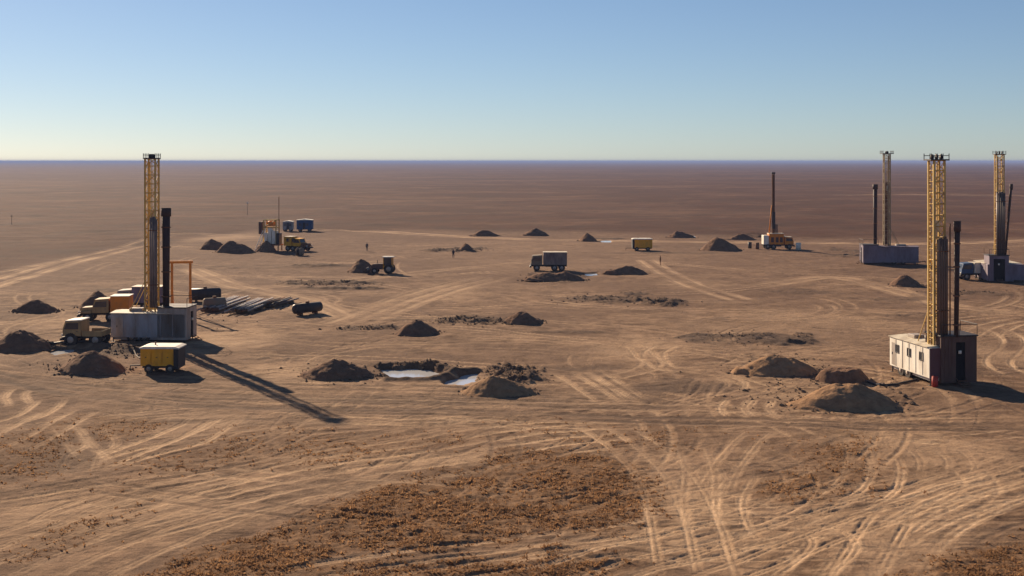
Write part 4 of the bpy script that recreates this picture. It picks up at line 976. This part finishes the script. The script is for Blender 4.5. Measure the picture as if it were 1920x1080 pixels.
# dark tank
def tank(px, py, rz, L, R, label, m='dark', cat='tank'):
    X0, Y0 = G(px, py); r = empty('steel_tank', (X0, Y0, gz(X0, Y0)), rz, label, cat)
    b = MB(); b.bar((0, 0, R+.2), (L, 0, R+.2), R, 24); b.bar((-.12, 0, R+.2), (0, 0, R+.2), R*.7, 24, R); b.bar((L, 0, R+.2), (L+.12, 0, R+.2), R, 24, R*.7); b.build('shell', M[m], r)
    for x_ in (L*.2, L*.8): MB().box(x_-.1, x_+.1, -R*.8, R*.8, 0, .35, .02).build('saddle', M['rust'], r)
    MB().bar((L*.5, 0, 2*R+.15), (L*.5, 0, 2*R+.4), .25, 12).build('hatch', M['rust'], r)
tank(553, 593, math.radians(50), 4.0, .6, 'dark blue-black tank lying at the right end of the pipe stacks')
tank(356, 566, math.radians(10), 4.0, .8, 'dark tank with a pale patch right of the portal frame', m='dark')
tank(384, 582, math.radians(35), 2.6, .7, 'tan drum-like tank between the portal frame and the pipe stacks', m='wood')
# barrel
def barrel(px, py, label, m='white', r_=.45, h=1.4):
    X0, Y0 = G(px, py); b = MB(); b.bar((0, 0, 0), (0, 0, h), r_, 18)
    for z_ in (.02, .33, .66, .97): b.bar((0, 0, h*z_), (0, 0, h*z_+.05), r_*1.04, 18)
    tag(b.build('barrel', M[m], None, (X0, Y0, gz(X0, Y0))), label, 'barrel')
barrel(1497, 469, 'white barrel in the shadow of the orange drilling truck', r_=.55, h=1.5)
barrel(1420, 468, 'brown barrel just left of the orange drilling truck', m='rust', r_=.4)
barrel(1406, 466, 'dark barrel second to the left of the orange drilling truck', m='dark', r_=.4)
# cable reel
def reel():
    X0, Y0 = G(566, 479); r = empty('cable_reel', (X0, Y0, gz(X0, Y0)), math.radians(60), 'cable reel lying on its rim below the far yellow truck', 'cable reel')
    for y_ in (0, .9): MB().bar((0, y_, .85), (0, y_+.08, .85), .85, 20).build('flange', M['wood'], r)
    MB().bar((0, .081, .85), (0, .899, .85), .5, 16).build('cable_coil', M['dark'], r)
reel()
# persons
def person(px, py, rz, label, arms=.15, coat='cloth'):
    X0, Y0 = G(px, py)
    V = [(0, 0, .95), (0, 0, 1.15), (0, 0, 1.38), (0, -.01, 1.50), (0, -.02, 1.60), (0, -.02, 1.72),
         (.11, 0, .90), (.13, .03, .50), (.14, .02, .09), (.15, -.14, .04), (-.11, 0, .90), (-.12, -.05, .50), (-.13, -.02, .09), (-.14, -.18, .04),
         (.19, 0, 1.42), (.26, .02, 1.15), (.24, -.12, .92), (-.19, 0, 1.42), (-.27, .02, 1.15), (-.25, -.10, .92)]
    E = [(0, 1), (1, 2), (2, 3), (3, 4), (4, 5), (0, 6), (6, 7), (7, 8), (8, 9), (0, 10), (10, 11), (11, 12), (12, 13), (2, 14), (14, 15), (15, 16), (2, 17), (17, 18), (18, 19)]
    R_ = [.15, .14, .16, .06, .09, .08, .10, .07, .05, .04, .10, .07, .05, .04, .075, .055, .04, .075, .055, .04]
    m = bpy.data.meshes.new('person'); m.from_pydata(V, E, []); m.materials.append(M[coat])
    o = bpy.data.objects.new('person', m); COL.objects.link(o); o.location = (X0, Y0, gz(X0, Y0)); o.rotation_euler = (0, 0, rz)
    sk = o.modifiers.new('skin', 'SKIN')
    for i_, v in enumerate(m.skin_vertices[0].data if m.skin_vertices else []): v.radius = (R_[i_], R_[i_]); v.use_root = (i_ == 0)
    if not m.skin_vertices:
        pass
    sb = o.modifiers.new('sub', 'SUBSURF'); sb.levels = 1; sb.render_levels = 1
    tag(o, label, 'person')
    # head with face side and a cap as children
    h_ = MB(); n = 10
    for k in range(n):
        t0, t1 = math.pi*k/n, math.pi*(k+1)/n
        h_.bar((0, -.02, 1.64-.12*math.cos(t0)), (0, -.02, 1.64-.12*math.cos(t1)), .095*math.sin(t0)+.004, 12, .095*math.sin(t1)+.004, caps=False)
    h_.bar((0, -.11, 1.62), (0, -.135, 1.60), .018, 6); h_.build('face', M['skin'], o)
    c_ = MB(); c_.bar((0, -.02, 1.68), (0, -.02, 1.78), .108, 12, .07); c_.box(-.07, .07, -.18, -.09, 1.675, 1.69, .004); c_.build('cap', M[coat], o)
    return o
def skin_person(*a_, **k):
    o = person(*a_, **k); return o
person(688, 471, .4, 'person in dark clothes standing up and left of the tractor')
person(850, 484, -.6, 'person in dark clothes standing by the dug strip between tractor and boxed truck')
person(1238, 497, 1.2, 'person in reddish work clothes standing right of the far yellow box trailer', coat='rust')
# distant posts
def post(px, py, h, label, m='wood', head=False):
    X0, Y0 = G(px, py); r = empty('marker_post', (X0, Y0, gz(X0, Y0)), 0, label, 'post')
    MB().bar((0, 0, -.3), (0, 0, h), .07, 8, .05).build('pole', M[m], r)
    if head: MB().box(-.3, .3, -.1, .1, h+.003, h+.4, .05).build('head', M['white'], r)
    else: MB().box(-.3, .3, -.06, .06, h-.6, h-.45, .01).build('crosspiece', M[m], r)
post(464, 402, 4.0, 'pale headed post out on the steppe above the far machine', head=True)
post(22, 422, 3.0, 'thin dark post on the steppe near the left edge', m='dark')
# hose lines
def hose(pts, r_, label, m='dark'):
    P = smooth_path([G(*p) for p in pts], 5); mb = MB()
    mb.path([(p[0], p[1], gz(p[0], p[1])+r_*.9) for p in P], r_, 6)
    tag(mb.build('hose', M[m]), label, 'hose')
hose([(40, 654), (90, 650), (150, 649), (205, 646)], .12, 'thick dark hose from the small white puddle to the short old truck')
hose([(245, 655), (262, 672), (280, 668), (275, 652)], .06, 'pale hose curled between the left foreground rig and the yellow box', m='wood')
hose([(1720, 715), (1690, 722), (1650, 724), (1610, 712)], .09, 'dark hose from the white-sided rig to the flat-topped heap')

# ------------------------------------------------------------------ haze: one closed box of even pale air
def haze():
    mb = MB(); x = 66000; mb.add([(-x, -6000, -3), (x, -6000, -3), (x, 71000, -3), (-x, 71000, -3), (-x, -6000, 23.5), (x, -6000, 23.5), (x, 71000, 23.5), (-x, 71000, 23.5)],
        [(3, 2, 1, 0), (4, 5, 6, 7), (0, 1, 5, 4), (1, 2, 6, 5), (2, 3, 7, 6), (3, 0, 4, 7)])
    m = bpy.data.materials.new('haze_air'); m.use_nodes = True; t = m.node_tree; t.nodes.remove(t.nodes['Principled BSDF'])
    v = t.nodes.new('ShaderNodeVolumePrincipled'); v.inputs['Color'].default_value = (.30, .40, .72, 1); v.inputs['Density'].default_value = HAZE
    t.links.new(v.outputs[0], t.nodes['Material Output'].inputs['Volume'])
    o = mb.build('haze', m); tag(o, kind='stuff')
HAZE = 1.25e-4
haze()
